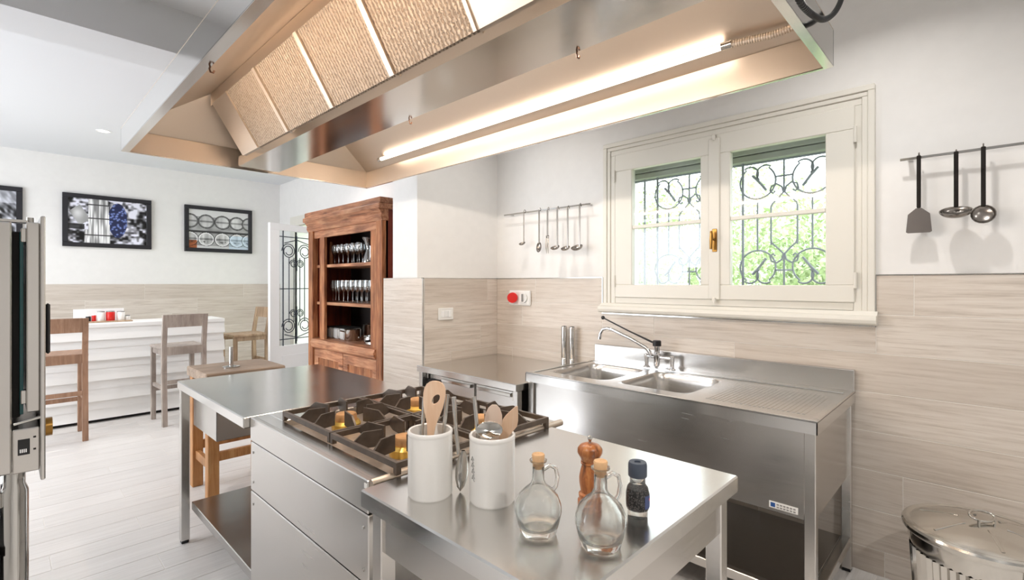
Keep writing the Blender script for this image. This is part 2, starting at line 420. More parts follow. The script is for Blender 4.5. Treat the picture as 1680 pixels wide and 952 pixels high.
# outer reveal frame + rolled shutter
m = MB(); m.box(XR+.19, XR+.28, WIN[0], WIN[1], 2.21, WIN[3], .004)
m.obj('shutter_slat', plain('shutter_green', (176, 180, 172), .6), win)
for i in range(3): bx('shutter_slat', MATS['shutter_green'], win, XR+.12+.02*i, XR+.14+.02*i, WIN[0], WIN[1], 2.32-.04*i-.04, 2.32-.04*i-.003, .003)
bx('window_sill', M_plaster, win, XR+.05, XR+WT+.02, WIN[0], WIN[1], 1.33, 1.35, .002)
# wrought iron grille
gr = thing('window_grille', 'wrought iron scroll grille outside the sink window', 'grille', (XR+.24, 1.2, 1.36))
gx = XR+.24
def bar(name, pts, r=.0055, seg=6, par=gr, mat=M_wrought): return MB().tube(pts, r, seg).obj(name, mat, par, 50)
for y in (1.812, 1.711, 1.235, 1.124, .645, .545): bar('bar', [(gx, y, 1.35), (gx, y, 2.33)], .008)
for z in (1.40, 2.20): bar('rail', [(gx, .49, z), (gx, 1.9, z)], .007)
def curve(c, pts, e, s, r=.0055, nm='scroll'):   # pts relative to c, mirrored sideways by e and upside down by s
    return bar(nm, [(gx, c[0]+e*p, c[1]+s*q) for p, q in pts], r)
def circ(r, a0, a1, n=16, p0=(0, 0)): return [(p0[0]+r*math.cos(a0+(a1-a0)*i/n), p0[1]+r*math.sin(a0+(a1-a0)*i/n)) for i in range(n+1)]
ZM = 1.815
for f in (1.476, .887):
    for e in (-1, 1):
        cy = f+e*.15
        bar('bar', [(gx, cy, ZM-.16), (gx, cy, ZM+.16)], .0055)
        bar('bar', [(gx, f+e*.072, ZM-.13), (gx, f+e*.072, ZM+.10)], .0055)
        for s in (1, -1):
            c = (cy, ZM+s*.265)
            # open heart-shaped ring: two loops curling inward at the top
            for d in (-1, 1):
                curve(c, circ(.104, -PI/2, PI*.28, 14)+circ(.05, PI*.3, PI*1.25, 10, (.045, .05)), d, s)
            curve(c, [(.05*e*-1, -.055), (.01*e*-1, .0), (-.03*e*-1, .045)], 1, s, .008, 'finial')
            # fork between the rings
            curve((f, ZM+s*.10), [(.072, 0), (.066, .02), (.03, .055), (.004, .085), (.012, .12), (.04, .14), (.07, .13), (.078, .10), (.06, .085), (.048, .098)], e, s)
    for s in (1, -1):
        bar('bar', [(gx, f, ZM+s*.185), (gx, f, ZM+s*.385)], .0055)
        bar('bar', [(gx, f-.05, ZM+s*.285), (gx, f+.05, ZM+s*.285)], .0055)
        for e in (-1, 1): curve((f+e*.15, ZM+s*.385), [(-.1, .02), (-.04, .045), (.03, .03), (.1, .06)], 1, s)

# ------------------------------------------------------------------ garden door in the right wall
dr = thing('door_1', 'white glazed garden door standing open beside the cabinet', None, (3.0, 6.56, 0), kind='structure')
m = MB(); y0, y1, z1 = DOOR[0], DOOR[1], DOOR[3]
for o, x in ((0, XR-.03), (.05, XR-.02)):
    w = .14-o
    m.box(x, XR+.02, y0-w, y1+w, z1, z1+w, .004); m.box(x, XR+.02, y0-w, y0, 0, z1, .004); m.box(x, XR+.02, y1, y1+w, 0, z1, .004)
m.obj('door_frame', M_cream, dr)
dirv = Vector((2.27-3.0, 6.36-6.56, 0)); dl = dirv.length; ang = math.atan2(dirv.y, dirv.x)
leaf = bpy.data.objects.new('door_leaf', None)
m = MB(); T = .022
m.box(0, dl, -T, T, 2.115, 2.2, .003); m.box(0, dl, -T, T, .02, .66, .003); m.box(0, .11, -T, T, .66, 2.115, .003); m.box(dl-.13, dl, -T, T, .66, 2.115, .003)
m.box(.14, dl-.16, -T-.008, T+.008, .12, .54, .006)
leaf = m.obj('door_leaf', M_white, dr); leaf.rotation_euler = (0, 0, ang); leaf.location = (0, 0, 0)
for v in leaf.data.vertices: v.co += org(dr)   # built around its hinge
ORG[leaf.name] = Vector((0, 0, 0))
MB().box(.105, dl-.125, -.003, .003, .655, 2.12).obj('pane', M_pane, leaf)
ix = .012
def dbar(pts, r=.006, n='iron_bar'): return MB().tube([(p[0], ix, p[1]) for p in pts], r, 6).obj(n, MATS['wrought_iron_dark'], leaf, 50)
plain('wrought_iron_dark', (58, 64, 74), .5, .3)
a, b = .11, dl-.13; cx0 = (a+b)/2; hw = (b-a)/2
for q in (-.78, .78): dbar([(cx0+q*hw, .66), (cx0+q*hw, 2.115)], .008)
for q in (-.45, -.17, .17, .45): dbar([(cx0+q*hw, .95), (cx0+q*hw, 1.78)])
for z in (.74, 1.38, 2.04): dbar([(a, z), (b, z)])
for z, s in ((1.86, 1), (.90, -1)):
    for e in (-1, 1):
        c = (cx0+e*.47*hw, z)
        dbar([(c[0]+.1*math.cos(t)*(1-t/22), c[1]+.1*math.sin(t)*(1-t/22)) for t in [i*.45 for i in range(28)]], .006, 'iron_scroll')
        c = (cx0+e*.2*hw, z-s*.16)
        dbar([(c[0]+.055*math.cos(t)*(1-t/18), c[1]+.055*math.sin(t)*(1-t/18)) for t in [i*.5 for i in range(22)]], .006, 'iron_scroll')
    dbar([(cx0, z-s*.25), (cx0, z+s*.2)])
    dbar([(cx0-.7*hw, z+s*.10), (cx0, z+s*.15), (cx0+.7*hw, z+s*.10)], .006, 'iron_scroll')

# ------------------------------------------------------------------ ceiling spot
sp = atZ(170, 215, ZC)
for (x, y, e, lab) in ((sp.x, sp.y, 10, 'recessed ceiling spotlight glowing above the white bar'), (-1.2, 6.3, 7, 'recessed ceiling spotlight at the far left end of the bar'), (-1.2, 4.6, 7, 'recessed ceiling spotlight over the open floor before the bar'), (-.9, .8, 19, 'recessed ceiling spotlight above the oven side of the room'), (.5, -1.1, 24, 'recessed ceiling spotlight behind the camera over the foreground table'), (2.0, -1.1, 5, 'recessed ceiling spotlight behind the camera in the window corner'),  # after the first, the spots on this line are unseen, added as fill light
                       (2.32, .37, 7.5, 'recessed ceiling spotlight over the sink near the long utensil rail'), (2.32, 2.4, 5.5, 'recessed ceiling spotlight over the counter near the short utensil rail'), (2.3, 5.2, 7, 'recessed ceiling spotlight in front of the pine cabinet')):  # the spot before the cabinet is unseen too, added to brighten that end
    s_ = thing('ceiling_spotlight', lab, 'light', (x, y, ZC), 'recessed ceiling spotlights')
    MB().lathe([(.045, -.004), (.06, -.006), (.062, 0), (.045, 0)], 24, (x, y, ZC), False, False).obj('bezel', M_white, s_, 40)
    MB().lathe([(.001, -.002), (.045, -.002)], 20, (x, y, ZC), False, False).obj('bulb', M_bulb, s_)
    l = bpy.data.lights.new('spot', 'AREA'); l.shape = 'DISK'; l.size = .09; l.energy = e; l.color = (1, .97, .94); l.spread = 2.4
    lo = bpy.data.objects.new('spot_light', l); COL.objects.link(lo); lo.parent = s_; lo.location = (0, 0, -.012)

# ------------------------------------------------------------------ extractor hood
HX0, HX1, HY0, HY1, HZ0 = .43, 1.86, .36, 3.29, 2.15
hd = thing('range_hood', 'large stainless steel island extractor hood hanging over the cooktop', 'hood', (1.145, 1.82, HZ0))
SK = .115; t_ = .004
z1 = HZ0+SK
for (a, b, c, d) in ((HX0, HX0+t_, HY0, HY1), (HX1-t_, HX1, HY0, HY1), (HX0, HX1, HY0, HY0+t_), (HX0, HX1, HY1-t_, HY1)):
    bx('skirt_panel', M_skirt, hd, a, b, c, d, HZ0, z1, 0)
fl = .034
for (a, b, c, d) in ((HX0+t_, HX0+t_+.002, HY0+t_, HY1-t_), (HX1-t_-.002, HX1-t_, HY0+t_, HY1-t_), (HX0+t_, HX1-t_, HY0+t_, HY0+t_+.002), (HX0+t_, HX1-t_, HY1-t_-.002, HY1-t_)):
    bx('skirt_lining', M_hood, hd, a, b, c, d, HZ0+.001, z1, 0)
for (a, b, c, d) in ((HX0, HX0+fl, HY0, HY1), (HX0+fl, HX1-.012, HY0, HY0+.026), (HX1-.012, HX1, HY0, HY1), (HX0+fl, HX1-.012, HY1-.012, HY1)):
    bx('bottom_flange', M_skirt, hd, a, b, c, d, HZ0-.003, HZ0+.001, 0)
TX0, TX1, TY0, TY1, TZ = .98, 1.32, .52, 3.10, 2.63
b4 = [(HX0, HY0, z1), (HX1, HY0, z1), (HX1, HY1, z1), (HX0, HY1, z1)]
t4 = [(TX0, TY0, TZ), (TX1, TY0, TZ), (TX1, TY1, TZ), (TX0, TY1, TZ)]
for i, nm in enumerate(('end_panel', 'slope_panel', 'end_panel', 'slope_panel')):
    j = (i+1) % 4
    MB().slab([b4[i], b4[j], t4[j], t4[i]], (0, 0, .004)).obj(nm, M_hood, hd)
bx('top_panel', M_hood, hd, TX0, TX1, TY0, TY1, TZ, TZ+.004, 0)
bx('duct', M_skirt, hd, .98, 1.32, 1.5, 2.1, TZ+.004, ZC, 0)
# grease gutter along the middle
GX0, GX1, GY0, GY1 = .97, 1.2, .45, 3.2
MB().box(GX0, GX1, GY0, GY1, HZ0-.004, HZ0).box(GX0, GX0+.004, GY0, GY1, HZ0, HZ0+.05).box(GX1-.004, GX1, GY0, GY1, HZ0, HZ0+.05).obj('grease_gutter', M_skirt, hd)
# filter rails and filters, a V of two banks
for sgn, xg, xt in ((1, GX0, .815), (-1, GX1, 1.355)):
    MB().box(min(xt, xt-sgn*.006), max(xt, xt-sgn*.006), .50, 3.14, 2.445, 2.515).obj('filter_rail', M_hood, hd)
    bot = Vector((xg+sgn*.002, 0, HZ0+.045)); top = Vector((xt, 0, 2.455)); d = top-bot; nrm = Vector((-d.z, 0, d.x)).normalized()*(.012*sgn)
    ys = [2.86, 2.45, 1.98, 1.52, 1.07]
    def quad(y0, y1, inset=0):
        dd = d.normalized()*inset
        return [bot+dd+Vector((0, y0+inset, 0)), bot+dd+Vector((0, y1-inset, 0)), top-dd+Vector((0, y1-inset, 0)), top-dd+Vector((0, y0+inset, 0))]
    for y1_, y0_ in zip(ys[:-1], ys[1:]):
        f_ = MB().slab(quad(y0_+.004, y1_-.004), nrm*.8).obj('filter', M_filter, hd)
        for q in (quad(y0_, y0_+.014), quad(y1_-.014, y1_)): MB().slab(q, nrm*1.5).obj('filter_frame', M_hood, f_)
    MB().slab(quad(2.86, 3.10), nrm).obj('blank_panel', M_hood, hd); MB().slab(quad(.55, 1.07), nrm).obj('blank_panel', M_hood, hd)
# strip light on the right slope
LX, LZ = 1.775, 2.29
fill_tube = MB().cyl((1.237, .75, 2.203), (1.237, 2.95, 2.203), .010, 12).obj('light_tube', M_tube_fill, hd, 50)  # unseen fill tube added behind the gutter to brighten the lower wall
for y in (.735, 2.965): MB().cyl((1.237, y-.015, 2.203), (1.237, y+.015, 2.203), .013, 12).obj('tube_holder', M_pol, fill_tube, 50)
l2 = MB().cyl((.456, .75, 2.172), (.456, 2.9, 2.172), .010, 12).obj('light_tube', M_tube2, hd, 50)
for y in (.735, 2.915): MB().cyl((.456, y-.015, 2.172), (.456, y+.015, 2.172), .013, 12).obj('tube_holder', M_pol, l2, 50)
lt = MB().cyl((LX, .68, LZ), (LX, 2.95, LZ), .011, 12).obj('light_tube', M_tube, hd, 50)
for y in (.665, 2.965): MB().cyl((LX, y-.018, LZ), (LX, y+.018, LZ), .014, 12).obj('tube_holder', M_pol, lt, 50)
def corr(p, r, name, mat, par):
    pts = [];
    for a, b in zip(p[:-1], p[1:]):
        a, b = Vector(a), Vector(b); n = max(2, int((b-a).length/.004))
        pts += [a+(b-a)*i/n for i in range(n)]
    return MB().tube(pts, [r*(1 if i % 2 else .82) for i in range(len(pts))], 10).obj(name, mat, par, 20)
corr([(LX, .65, LZ), (LX+.01, .52, LZ-.01), (LX+.012, .44, LZ-.005), (LX+.005, .39, LZ)], .013, 'conduit', M_hood, hd)
# cable loop hanging on the near end of the hood; the end panel it touches gives its distance
loop = [atY(x, y, d) for x, y, d in ((1304, -22, .345), (1309, -4, .342), (1320, 13, .338), (1337, 27, .335), (1352, 32, .335), (1367, 23, .338), (1378, 5, .342), (1383, -15, .345), (1384, -40, .345))]
pp = []
for i in range(len(loop)-1):
    a, b, c, d = loop[max(i-1, 0)], loop[i], loop[i+1], loop[min(i+2, len(loop)-1)]
    for k in range(4):
        t = k/4; pp.append(.5*((2*b)+(c-a)*t+(2*a-5*b+4*c-d)*t*t+(3*b-a-3*c+d)*t**3))
corr(pp, .0085, 'cable_conduit', M_black, hd)
# hooks hanging on the hood
for (x, y, lab) in ((HX0+.03, 1.80, 'small steel s-hook hanging on the inner left rim of the hood'), (GX1-.002, 1.77, 'small steel s-hook on the gutter edge nearer the wooden cabinet'), (GX1-.002, .89, 'small steel s-hook on the gutter edge nearer the window')):
    z = HZ0+.018
    p = [(x-.010, y, z-.014), (x-.011, y, z-.004), (x-.003, y, z+.003), (x+.005, y, z-.005), (x+.003, y, z-.018), (x, y, z-.028), (x+.003, y, z-.038), (x+.011, y, z-.038), (x+.014, y, z-.03)]
    MB().tube(p, .003, 6).obj('s_hook', plain('hook_steel', (96, 66, 48), .4, .8) if 'hook_steel' not in MATS else MATS['hook_steel'], None, 50, label=lab, cat='hook', group='hooks on the hood', base=(x, y, z))

# ------------------------------------------------------------------ island: prep table, cooktop range, work table
def leg(par, x, y, z0, z1, w=.042, mat=None, foot=True):
    o = bx('leg', mat or M_steel, par, x-w/2, x+w/2, y-w/2, y+w/2, z0+.015, z1, .003)
    if foot: bx('foot', M_black, o, x-w*.42, x+w*.42, y-w*.42, y+w*.42, z0, z0+.016, .002)
    return o
pt = thing('prep_table', 'stainless steel prep table with drawer and undershelf at the far end of the island', 'table', (1.07, 2.73, 0))
bx('tabletop', M_top, pt, .680, 1.49, 2.185, 3.285, .855, .9, .004)
for x in (.705, 1.445):
    leg(pt, x, 3.235, 0, .855)
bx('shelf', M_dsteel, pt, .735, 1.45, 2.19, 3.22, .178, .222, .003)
dw = bx('drawer', M_steelx, pt, .74, 1.40, 2.775, 3.2, .655, .855, .003)
bx('apron', M_steelx, pt, 1.41, 1.44, 2.2, 3.2, .78, .855, .002)

rg = thing('cooktop_range', 'stainless steel four burner gas range in the middle of the island', 'stove', (1.12, 1.71, 0))
RX0, RX1, RY0, RY1 = .705, 1.535, 1.24, 2.182
bx('body', M_steelx, rg, RX0+.02, RX1-.01, RY0+.012, RY1-.004, .02, .85, .002)
bx('front_panel', M_steel, rg, RX0, RX0+.02, RY0+.002, RY1-.002, .805, .9, .003)
bx('front_panel', M_steel, rg, RX0+.002, RX0+.02, RY0+.002, RY1-.002, .603, .80, .003)
bx('front_panel', M_steel, rg, RX0+.002, RX0+.02, RY0+.002, RY1-.002, .08, .598, .003)
for y in (RY0+.03, RY1-.03):
    for z in (.55, .64, .76): MB().cyl((RX0-.001, y, z), (RX0+.004, y, z), .005, 10).obj('screw', M_pol, rg, 40)
m = MB(); m.box(RX0+.019, .775, RY0, RY1, .86, .8995); m.box(1.46, RX1, RY0, RY1, .86, .9, .003); m.box(.775, 1.46, 2.03, RY1, .86, .9, .003); m.box(.775, 1.46, RY0, 1.2+.05, .86, .9, .002)
m.obj('cooktop', M_top, rg)
bx('burner_tray', M_tray, rg, .765, 1.47, 1.245, 2.04, .85, .872, .002)
MB().tube([(RX0+.005, RY0-.006, .892), (RX1+.02, RY0-.006, .892)], .013, 12).obj('edge_roll', M_hood, rg, 40)
bx('rating_label', M_plast, rg, RX0-.0012, RX0+.002, RY0+.006, RY0+.02, .876, .89, 0)
cells = []
for gx0, gx1 in ((.78, 1.115), (1.122, 1.457)):
    for gy0, gy1 in ((1.215, 1.625), (1.632, 2.04)):
        cx, cy = (gx0+gx1)/2, (gy0+gy1)/2
        bn = MB().lathe([(.054, .872), (.057, .896), (.048, .908), (.036, .908)], 24, (cx, cy, 0)).obj('burner', M_brass, rg, 40)
        MB().lathe([(.038, .906), (.041, .908), (.041, .928), (.037, .934), (.001, .936)], 28, (cx, cy, 0), True, False).obj('burner_cap', M_cap, bn, 40)
        m = MB(); zt = .936; fb = .012
        m.box(gx0, gx1, gy0, gy0+fb, zt-.018, zt); m.box(gx0, gx1, gy1-fb, gy1, zt-.018, zt); m.box(gx0, gx0+fb, gy0+fb, gy1-fb, zt-.018, zt); m.box(gx1-fb, gx1, gy0+fb, gy1-fb, zt-.018, zt)
        for (x, y) in ((gx0, gy0), (gx1-.016, gy0), (gx0, gy1-.016), (gx1-.016, gy1-.016)): m.box(x, x+.016, y, y+.016, .872 if gx0+.01 < x+.0 < 1.45 else .9, zt-.018)
        gt = m.obj('pan_grate', M_iron, rg)
        # two upstanding fins from each side, high at the burner, sloping to the frame
        def fin(x0, y0, x1, y1, th=.007):
            d = Vector((x1-x0, y1-y0, 0)); n = Vector((-d.y, d.x, 0)).normalized()*th
            P = lambda t, z: Vector((x0, y0, z))+d*t
            pts = [P(0, zt-.018), P(0, zt), P(.32, zt+.026), P(1, zt+.026), P(1, zt-.028), P(.25, zt-.028)]
            return MB().slab([p-n/2 for p in pts], n).obj('grate_fin', M_iron, gt)
        w, l_ = .062, .068
        for e in (-1, 1):
            fin(gx0+fb, cy+e*w, cx-l_, cy+e*w*.62); fin(gx1-fb, cy+e*w, cx+l_, cy+e*w*.62)
            fin(cx+e*w, gy0+fb, cx+e*w*.62, cy-l_); fin(cx+e*w, gy1-fb, cx+e*w*.62, cy+l_)

wt = thing('work_table', 'stainless steel work table in the foreground carrying bottles and utensil crocks', 'table', (1.06, .84, 0))
AX0, AX1, AY0, AY1 = .662, 1.462, .515, 1.205
bx('tabletop', M_top, wt, AX0, AX1, AY0, AY1, .852, .9, .004)
m = MB(); m.box(AX0+.03, AX1-.03, AY0+.03, AY0+.045, .745, .852); m.box(AX0+.03, AX1-.03, AY1-.045, AY1-.03, .745, .852); m.box(AX0+.03, AX0+.045, AY0+.045, AY1-.045, .745, .852); m.box(AX1-.045, AX1-.03, AY0+.045, AY1-.045, .745, .852)
m.obj('apron', M_steelx, wt)
for x in (AX0+.045, AX1-.045):
    for y in (AY0+.045, AY1-.045): leg(wt, x, y, 0, .852, .045)
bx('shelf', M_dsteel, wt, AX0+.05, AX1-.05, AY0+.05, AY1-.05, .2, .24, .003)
st_ = MB().lathe([(.09, 0), (.12, .01), (.13, .12), (.132, .125), (.125, .12), (.115, .02), (.001, .015)], 32, (.86, 1.0, .2405), True, False).obj('mixing_bowl', M_pol, None, 40, label='steel bowl on the shelf under the foreground work table', cat='bowl', base=(.86, 1.0, .24))

# ------------------------------------------------------------------ sink unit
sk = thing('sink_unit', 'stainless steel double sink unit with drainer under the window', 'sink', (2.62, 1.27, 0))
SX0, SX1, SY0, SY1, SZ = 2.235, 3.008, .487, 2.05, .9
B1, B2 = (1.555, 1.965), (1.075, 1.485); bx0, bx1 = 2.36, 2.84
m = MB()
for (a, b, c, d) in ((SX0, bx0, SY0, SY1), (bx1, SX1, SY0, SY1), (bx0, bx1, B1[1], SY1), (bx0, bx1, B2[1], B1[0]), (bx0, bx1, SY0, B2[0])):
    m.box(a, b, c, d, SZ-.004, SZ-.0005)
m.box(SX0, SX0+.004, SY0, SY1, SZ-.052, SZ-.002); m.box(SX0, SX1, SY0, SY0+.004, SZ-.052, SZ-.002); m.box(SX0, SX1, SY1-.004, SY1, SZ-.052, SZ-.002)
m.obj('worktop', M_top, sk)
# raised rolled edge, backsplash
m = MB(); m.box(SX0, SX0+.03, SY0, SY1, SZ-.002, SZ+.006, .003); m.box(SX0+.03, SX1-.03, SY0, SY0+.03, SZ-.002, SZ+.006, .003); m.box(SX0+.03, SX1-.03, SY1-.03, SY1, SZ-.002, SZ+.006, .003); m.box(2.90, 2.975, SY0+.03, SY1-.03, SZ-.002, SZ+.006, .003)
m.obj('raised_rim', M_top, sk)
bx('backsplash', M_steel, sk, 2.975, SX1, SY0, SY1, SZ-.002, 1.012, .003)
def rr(x0, x1, y0, y1, r, n=6):
    out = []
    for (cx, cy, a0) in ((x1-r, y1-r, 0), (x0+r, y1-r, PI/2), (x0+r, y0+r, PI), (x1-r, y0+r, 1.5*PI)):
        for i in range(n+1): a = a0+PI/2*i/n; out.append((cx+r*math.cos(a), cy+r*math.sin(a)))
    return out
for (c, d) in (B1, B2):
    m = MB(); b = m.b
    loops = []
    outer = [(min(max(x, bx0), bx1), min(max(y, c), d)) for x, y in rr(bx0-.03, bx1+.03, c-.03, d+.03, .03)]
    defs = [(None, SZ-.001), (.0, SZ-.001), (.006, SZ-.008), (.012, SZ-.05), (.03, SZ-.28), (.06, SZ-.30)]
    for ins, z in defs:
        L = outer if ins is None else rr(bx0+ins, bx1-ins, c+ins, d-ins, .075)
        loops.append([b.verts.new((x, y, z)) for x, y in L])
    for p, q in zip(loops[:-1], loops[1:]):
        for i in range(len(p)):
            j = (i+1) % len(p)
            try: b.faces.new((p[i], p[j], q[j], q[i]))
            except ValueError: pass
    b.faces.new(loops[-1])
    bmesh.ops.recalc_face_normals(b, faces=b.faces[:])
    bs = m.obj('basin', M_steel, sk, 40)
    MB().lathe([(.03, 0), (.034, .004), (.02, .005), (.001, .003)], 20, ((bx0+bx1)/2, (c+d)/2, SZ-.30), True, False).obj('drain', M_chrome, bs, 40)
m = MB()
for i in range(22):
    y = .555+i*.0195; m.box(2.34, 2.80, y, y+.011, SZ-.001, SZ+.0012, .0005)
m.obj('drainer_ribs', M_top, sk)
FPZ = .485
for x in (SX0+.035, SX1-.04):
    for y in (SY0+.03, SY1-.03): leg(sk, x, y, 0, SZ-.05, .042)
bx('front_panel', M_steel, sk, SX0+.03, SX0+.042, SY0+.052, SY1-.052, FPZ, SZ-.05, .002)
for y in (SY0+.02, SY1-.03): bx('side_panel', M_steelx, sk, SX0+.056, SX1-.062, y, y+.01, FPZ, SZ-.05, .002)
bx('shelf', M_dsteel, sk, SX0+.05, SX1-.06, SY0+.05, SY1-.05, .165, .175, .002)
bx('shelf_rail', M_steelx, sk, SX0+.015, SX0+.05, SY0+.052, SY1-.052, .135, .178, .003)
for y in (SY0+.01, SY1-.045): bx('shelf_rail', M_steelx, sk, SX0+.057, SX1-.062, y, y+.035, .135, .178, .003)
lb = bx('maker_plate', M_plast, sk, SX0+.0285, SX0+.0305, .562, .672, .50, .528, .0005)
bx('plate_logo', M_bluep, lb, SX0+.0278, SX0+.029, .648, .666, .505, .523, .0003)
for k in range(6):
    for r in range(2): bx('plate_print', M_grey, lb, SX0+.0279, SX0+.029, .571+.0125*k, .580+.0125*k, .504+.011*r, .5105+.011*r, 0)
# faucet
fc = thing('sink_faucet', 'chrome pillar mixer tap with long black lever between the two basins', 'faucet', (2.9, 1.51, SZ))
FX = 2.91
for y in (1.60, 1.425):
    o = MB().lathe([(.024, 0), (.022, .006), (.013, .012), (.012, .05), (.014, .052), (.014, .085), (.001, .088)], 18, (FX, y, SZ+.0065), True, False).obj('pillar', M_chrome, fc, 40)
MB().cyl((FX, 1.425, SZ+.078), (FX, 1.60, SZ+.078), .011, 12).obj('crossbar', M_chrome, fc, 40)
MB().lathe([(.012, .02), (.016, .03), (.018, .06), (.022, .075), (.022, .10), (.017, .105), (.017, .145), (.02, .15)], 20, (FX-.005, 1.525, SZ)).obj('valve_body', M_chrome, fc, 40)
MB().lathe([(.023, .148), (.027, .15), (.027, .18), (.022, .185)], 20, (FX-.005, 1.525, SZ)).obj('cap', M_black, fc, 40)
spt = [(FX-.02, 1.555, SZ+.085), (FX-.02, 1.57, SZ+.11), (FX-.022, 1.595, SZ+.135), (FX-.03, 1.70, SZ+.185), (FX-.04, 1.83, SZ+.235), (FX-.043, 1.87, SZ+.243), (FX-.046, 1.905, SZ+.235), (FX-.048, 1.925, SZ+.205), (FX-.049, 1.932, SZ+.165)]
MB().tube(spt, [.013, .012, .011, .011, .011, .011, .011, .0115, .013], 12).obj('spout', M_chrome, fc, 50)
lv = MB().tube([(FX-.01, 1.535, SZ+.165), (FX-.025, 1.72, SZ+.235), (FX-.035, 1.905, SZ+.31)], [.007, .005, .005], 10).obj('lever', M_black, fc, 50)
MB().lathe([(.001, -.014), (.01, -.010), (.014, 0), (.01, .010), (.001, .014)], 14, (FX-.035, 1.912, SZ+.313), False, False).obj('lever_ball', M_black, lv, 60)

# ------------------------------------------------------------------ corner counter (undercounter fridge) left of the sink
cc = thing('corner_counter', 'low stainless steel counter unit in the tiled corner left of the sink', 'counter', (2.6, 2.58, 0))
CZ = .833
bx('worktop', M_top, cc, 2.165, XR-.018, 2.062, PY0-.002, CZ-.045, CZ, .003)
bx('body', M_steelx, cc, 2.24, XR-.03, 2.10, PY0-.03, .12, CZ-.045, .002)
for y in (2.085, PY0-.03):
    leg(cc, 2.2, y, 0, CZ-.045, .04)
for k, (a, b) in enumerate(((2.12, 2.48), (2.50, 2.86))):
    dfr = bx('drawer_front', M_steel, cc, 2.215, 2.24, a, b, .42, CZ-.06, .003)
    bx('handle', M_pol, dfr, 2.195, 2.218, a+.02, b-.02, CZ-.095, CZ-.07, .004)
    bx('drawer_front', M_steel, cc, 2.215, 2.24, a, b, .14, .41, .003)
bx('vent_grille', M_dark, cc, 2.22, 2.24, 2.88, 3.05, .14, CZ-.1, .002)  # dark strip stands in for the shaded gap beside the drawers
bx('handle_tag', M_cream, cc, 2.2, 2.216, 2.085+.022, 2.13, CZ-.115, CZ-.065, .002)
for i, y in enumerate((2.32, 2.245)):
    p = thing('spice_mill', ('slim steel cylinder mill on the corner counter, farther from the faucet', 'slim steel cylinder mill on the corner counter, nearer the faucet')[i], 'mill', (2.965, y, CZ), 'steel cylinder mills')
    MB().lathe([(.023, 0), (.023, .05), (.0222, .051), (.0222, .053), (.023, .054), (.023, .284), (.021, .29), (.001, .291)], 24, (2.965, y, CZ), True, False).obj('body', M_steel, p, 40)
    MB().lathe([(.018, .2912), (.001, .294)], 16, (2.965, y, CZ), False, False).obj('cap', M_dark, p, 40)

# ------------------------------------------------------------------ utensil rails and utensils
M_uten = plain('utensil_steel', (150, 144, 138), .25, .95)
def rail(y0, y1, z, ys, lab):
    t = thing('utensil_rail', lab, 'rail', (XR-.055, (y0+y1)/2, z))
    MB().box(XR-.06, XR-.052, y0, y1, z-.006, z+.006, .001).obj('bar', M_pol, t)
    for y in ys: MB().box(XR-.054, XR, y-.01, y+.01, z-.005, z+.005, .001).obj('bracket', M_pol, t)
    return t
rail(2.085, 2.975, 2.03, (2.12, 2.92), 'short steel utensil rail on the wall left of the window')
rail(-.75, .305, 2.037, (.27, -.3), 'long steel utensil rail on the wall right of the window')
def utensil(kind, y, ztop, L, lab, grp, w=.011):
    t = thing(kind, lab, kind.replace('_', ' '), (XR-.07, y, ztop), grp); x = XR-.068
    zb = ztop-L
    hook = [(x+.022, y, ztop-.02), (x+.022, y, ztop-.006), (x+.012, y, ztop+.004), (x, y, ztop-.006), (x, y, ztop-.03)]
    MB().tube(hook, .003, 6).obj('hook', M_uten, t, 50)
    return t, x, zb
def bowl(t, x, y, z, r, tilt, depth=.6, wide=1.0):
    n = 18; prof = [(r*math.sin(a), -r*depth*math.cos(a)) for a in [i*PI/2/7 for i in range(1, 8)]]
    inner = [(q*.93, h*.9) for q, h in prof[::-1]]
    m = MB().lathe([(.0005, -r*depth)]+prof+inner+[(.0005, -r*depth*.9)], n, (0, 0, 0), False, False)
    m.xf(Matrix.Translation((x, y, z)) @ Matrix.Rotation(tilt, 4, 'Y') @ Matrix.Diagonal((1, wide, 1, 1)))
    m.obj('bowl', M_uten, t, 60)
def handle(t, x, y, z1, z0, w=.006, th=.0025):
    MB().box(x-th, x+th, y-w, y+w, z0, z1, .001).obj('handle', M_uten, t)
for (k, y, zt, L, r, lab) in (('ladle', 2.735, 2.05, .29, .028, 'small wire-handled ladle, farthest left on the short rail'),
                              ('ladle', 2.385, 2.04, .335, .036, 'steel ladle right of the serving fork on the short rail'),
                              ('ladle', 2.285, 2.035, .34, .036, 'steel ladle second from the window on the short rail'),
                              ('ladle', 2.174, 2.04, .35, .045, 'large steel ladle nearest the window on the short rail')):
    t, x, zb = utensil(k, y, zt, L, lab, 'utensils on the short rail')
    handle(t, x, y, zt-.02, zb+r*.6, .004 if r < .03 else .007); bowl(t, x-r*.8, y, zb+r*.65, r, -.45)
t, x, zb = utensil('serving_spoon', 2.57, 2.047, .35, 'steel serving spoon second from the left on the short rail', 'utensils on the short rail')
handle(t, x, 2.57, 2.03, zb+.07, .007); bowl(t, x-.004, 2.57, zb+.04, .042, -PI/2*.92, .4, .62)
t, x, zb = utensil('serving_fork', 2.483, 2.043, .36, 'two-pronged steel serving fork on the short rail', 'utensils on the short rail')
handle(t, x, 2.483, 2.025, zb+.14, .007)
MB().box(x-.002, x+.002, 2.468, 2.498, zb+.12, zb+.142, .001).tube([(x, 2.471, zb+.125), (x-.008, 2.473, zb+.06), (x, 2.474, zb)], [.003, .003, .001], 6).tube([(x, 2.495, zb+.125), (x-.008, 2.493, zb+.06), (x, 2.492, zb)], [.003, .003, .001], 6).obj('prongs', M_uten, t, 50)
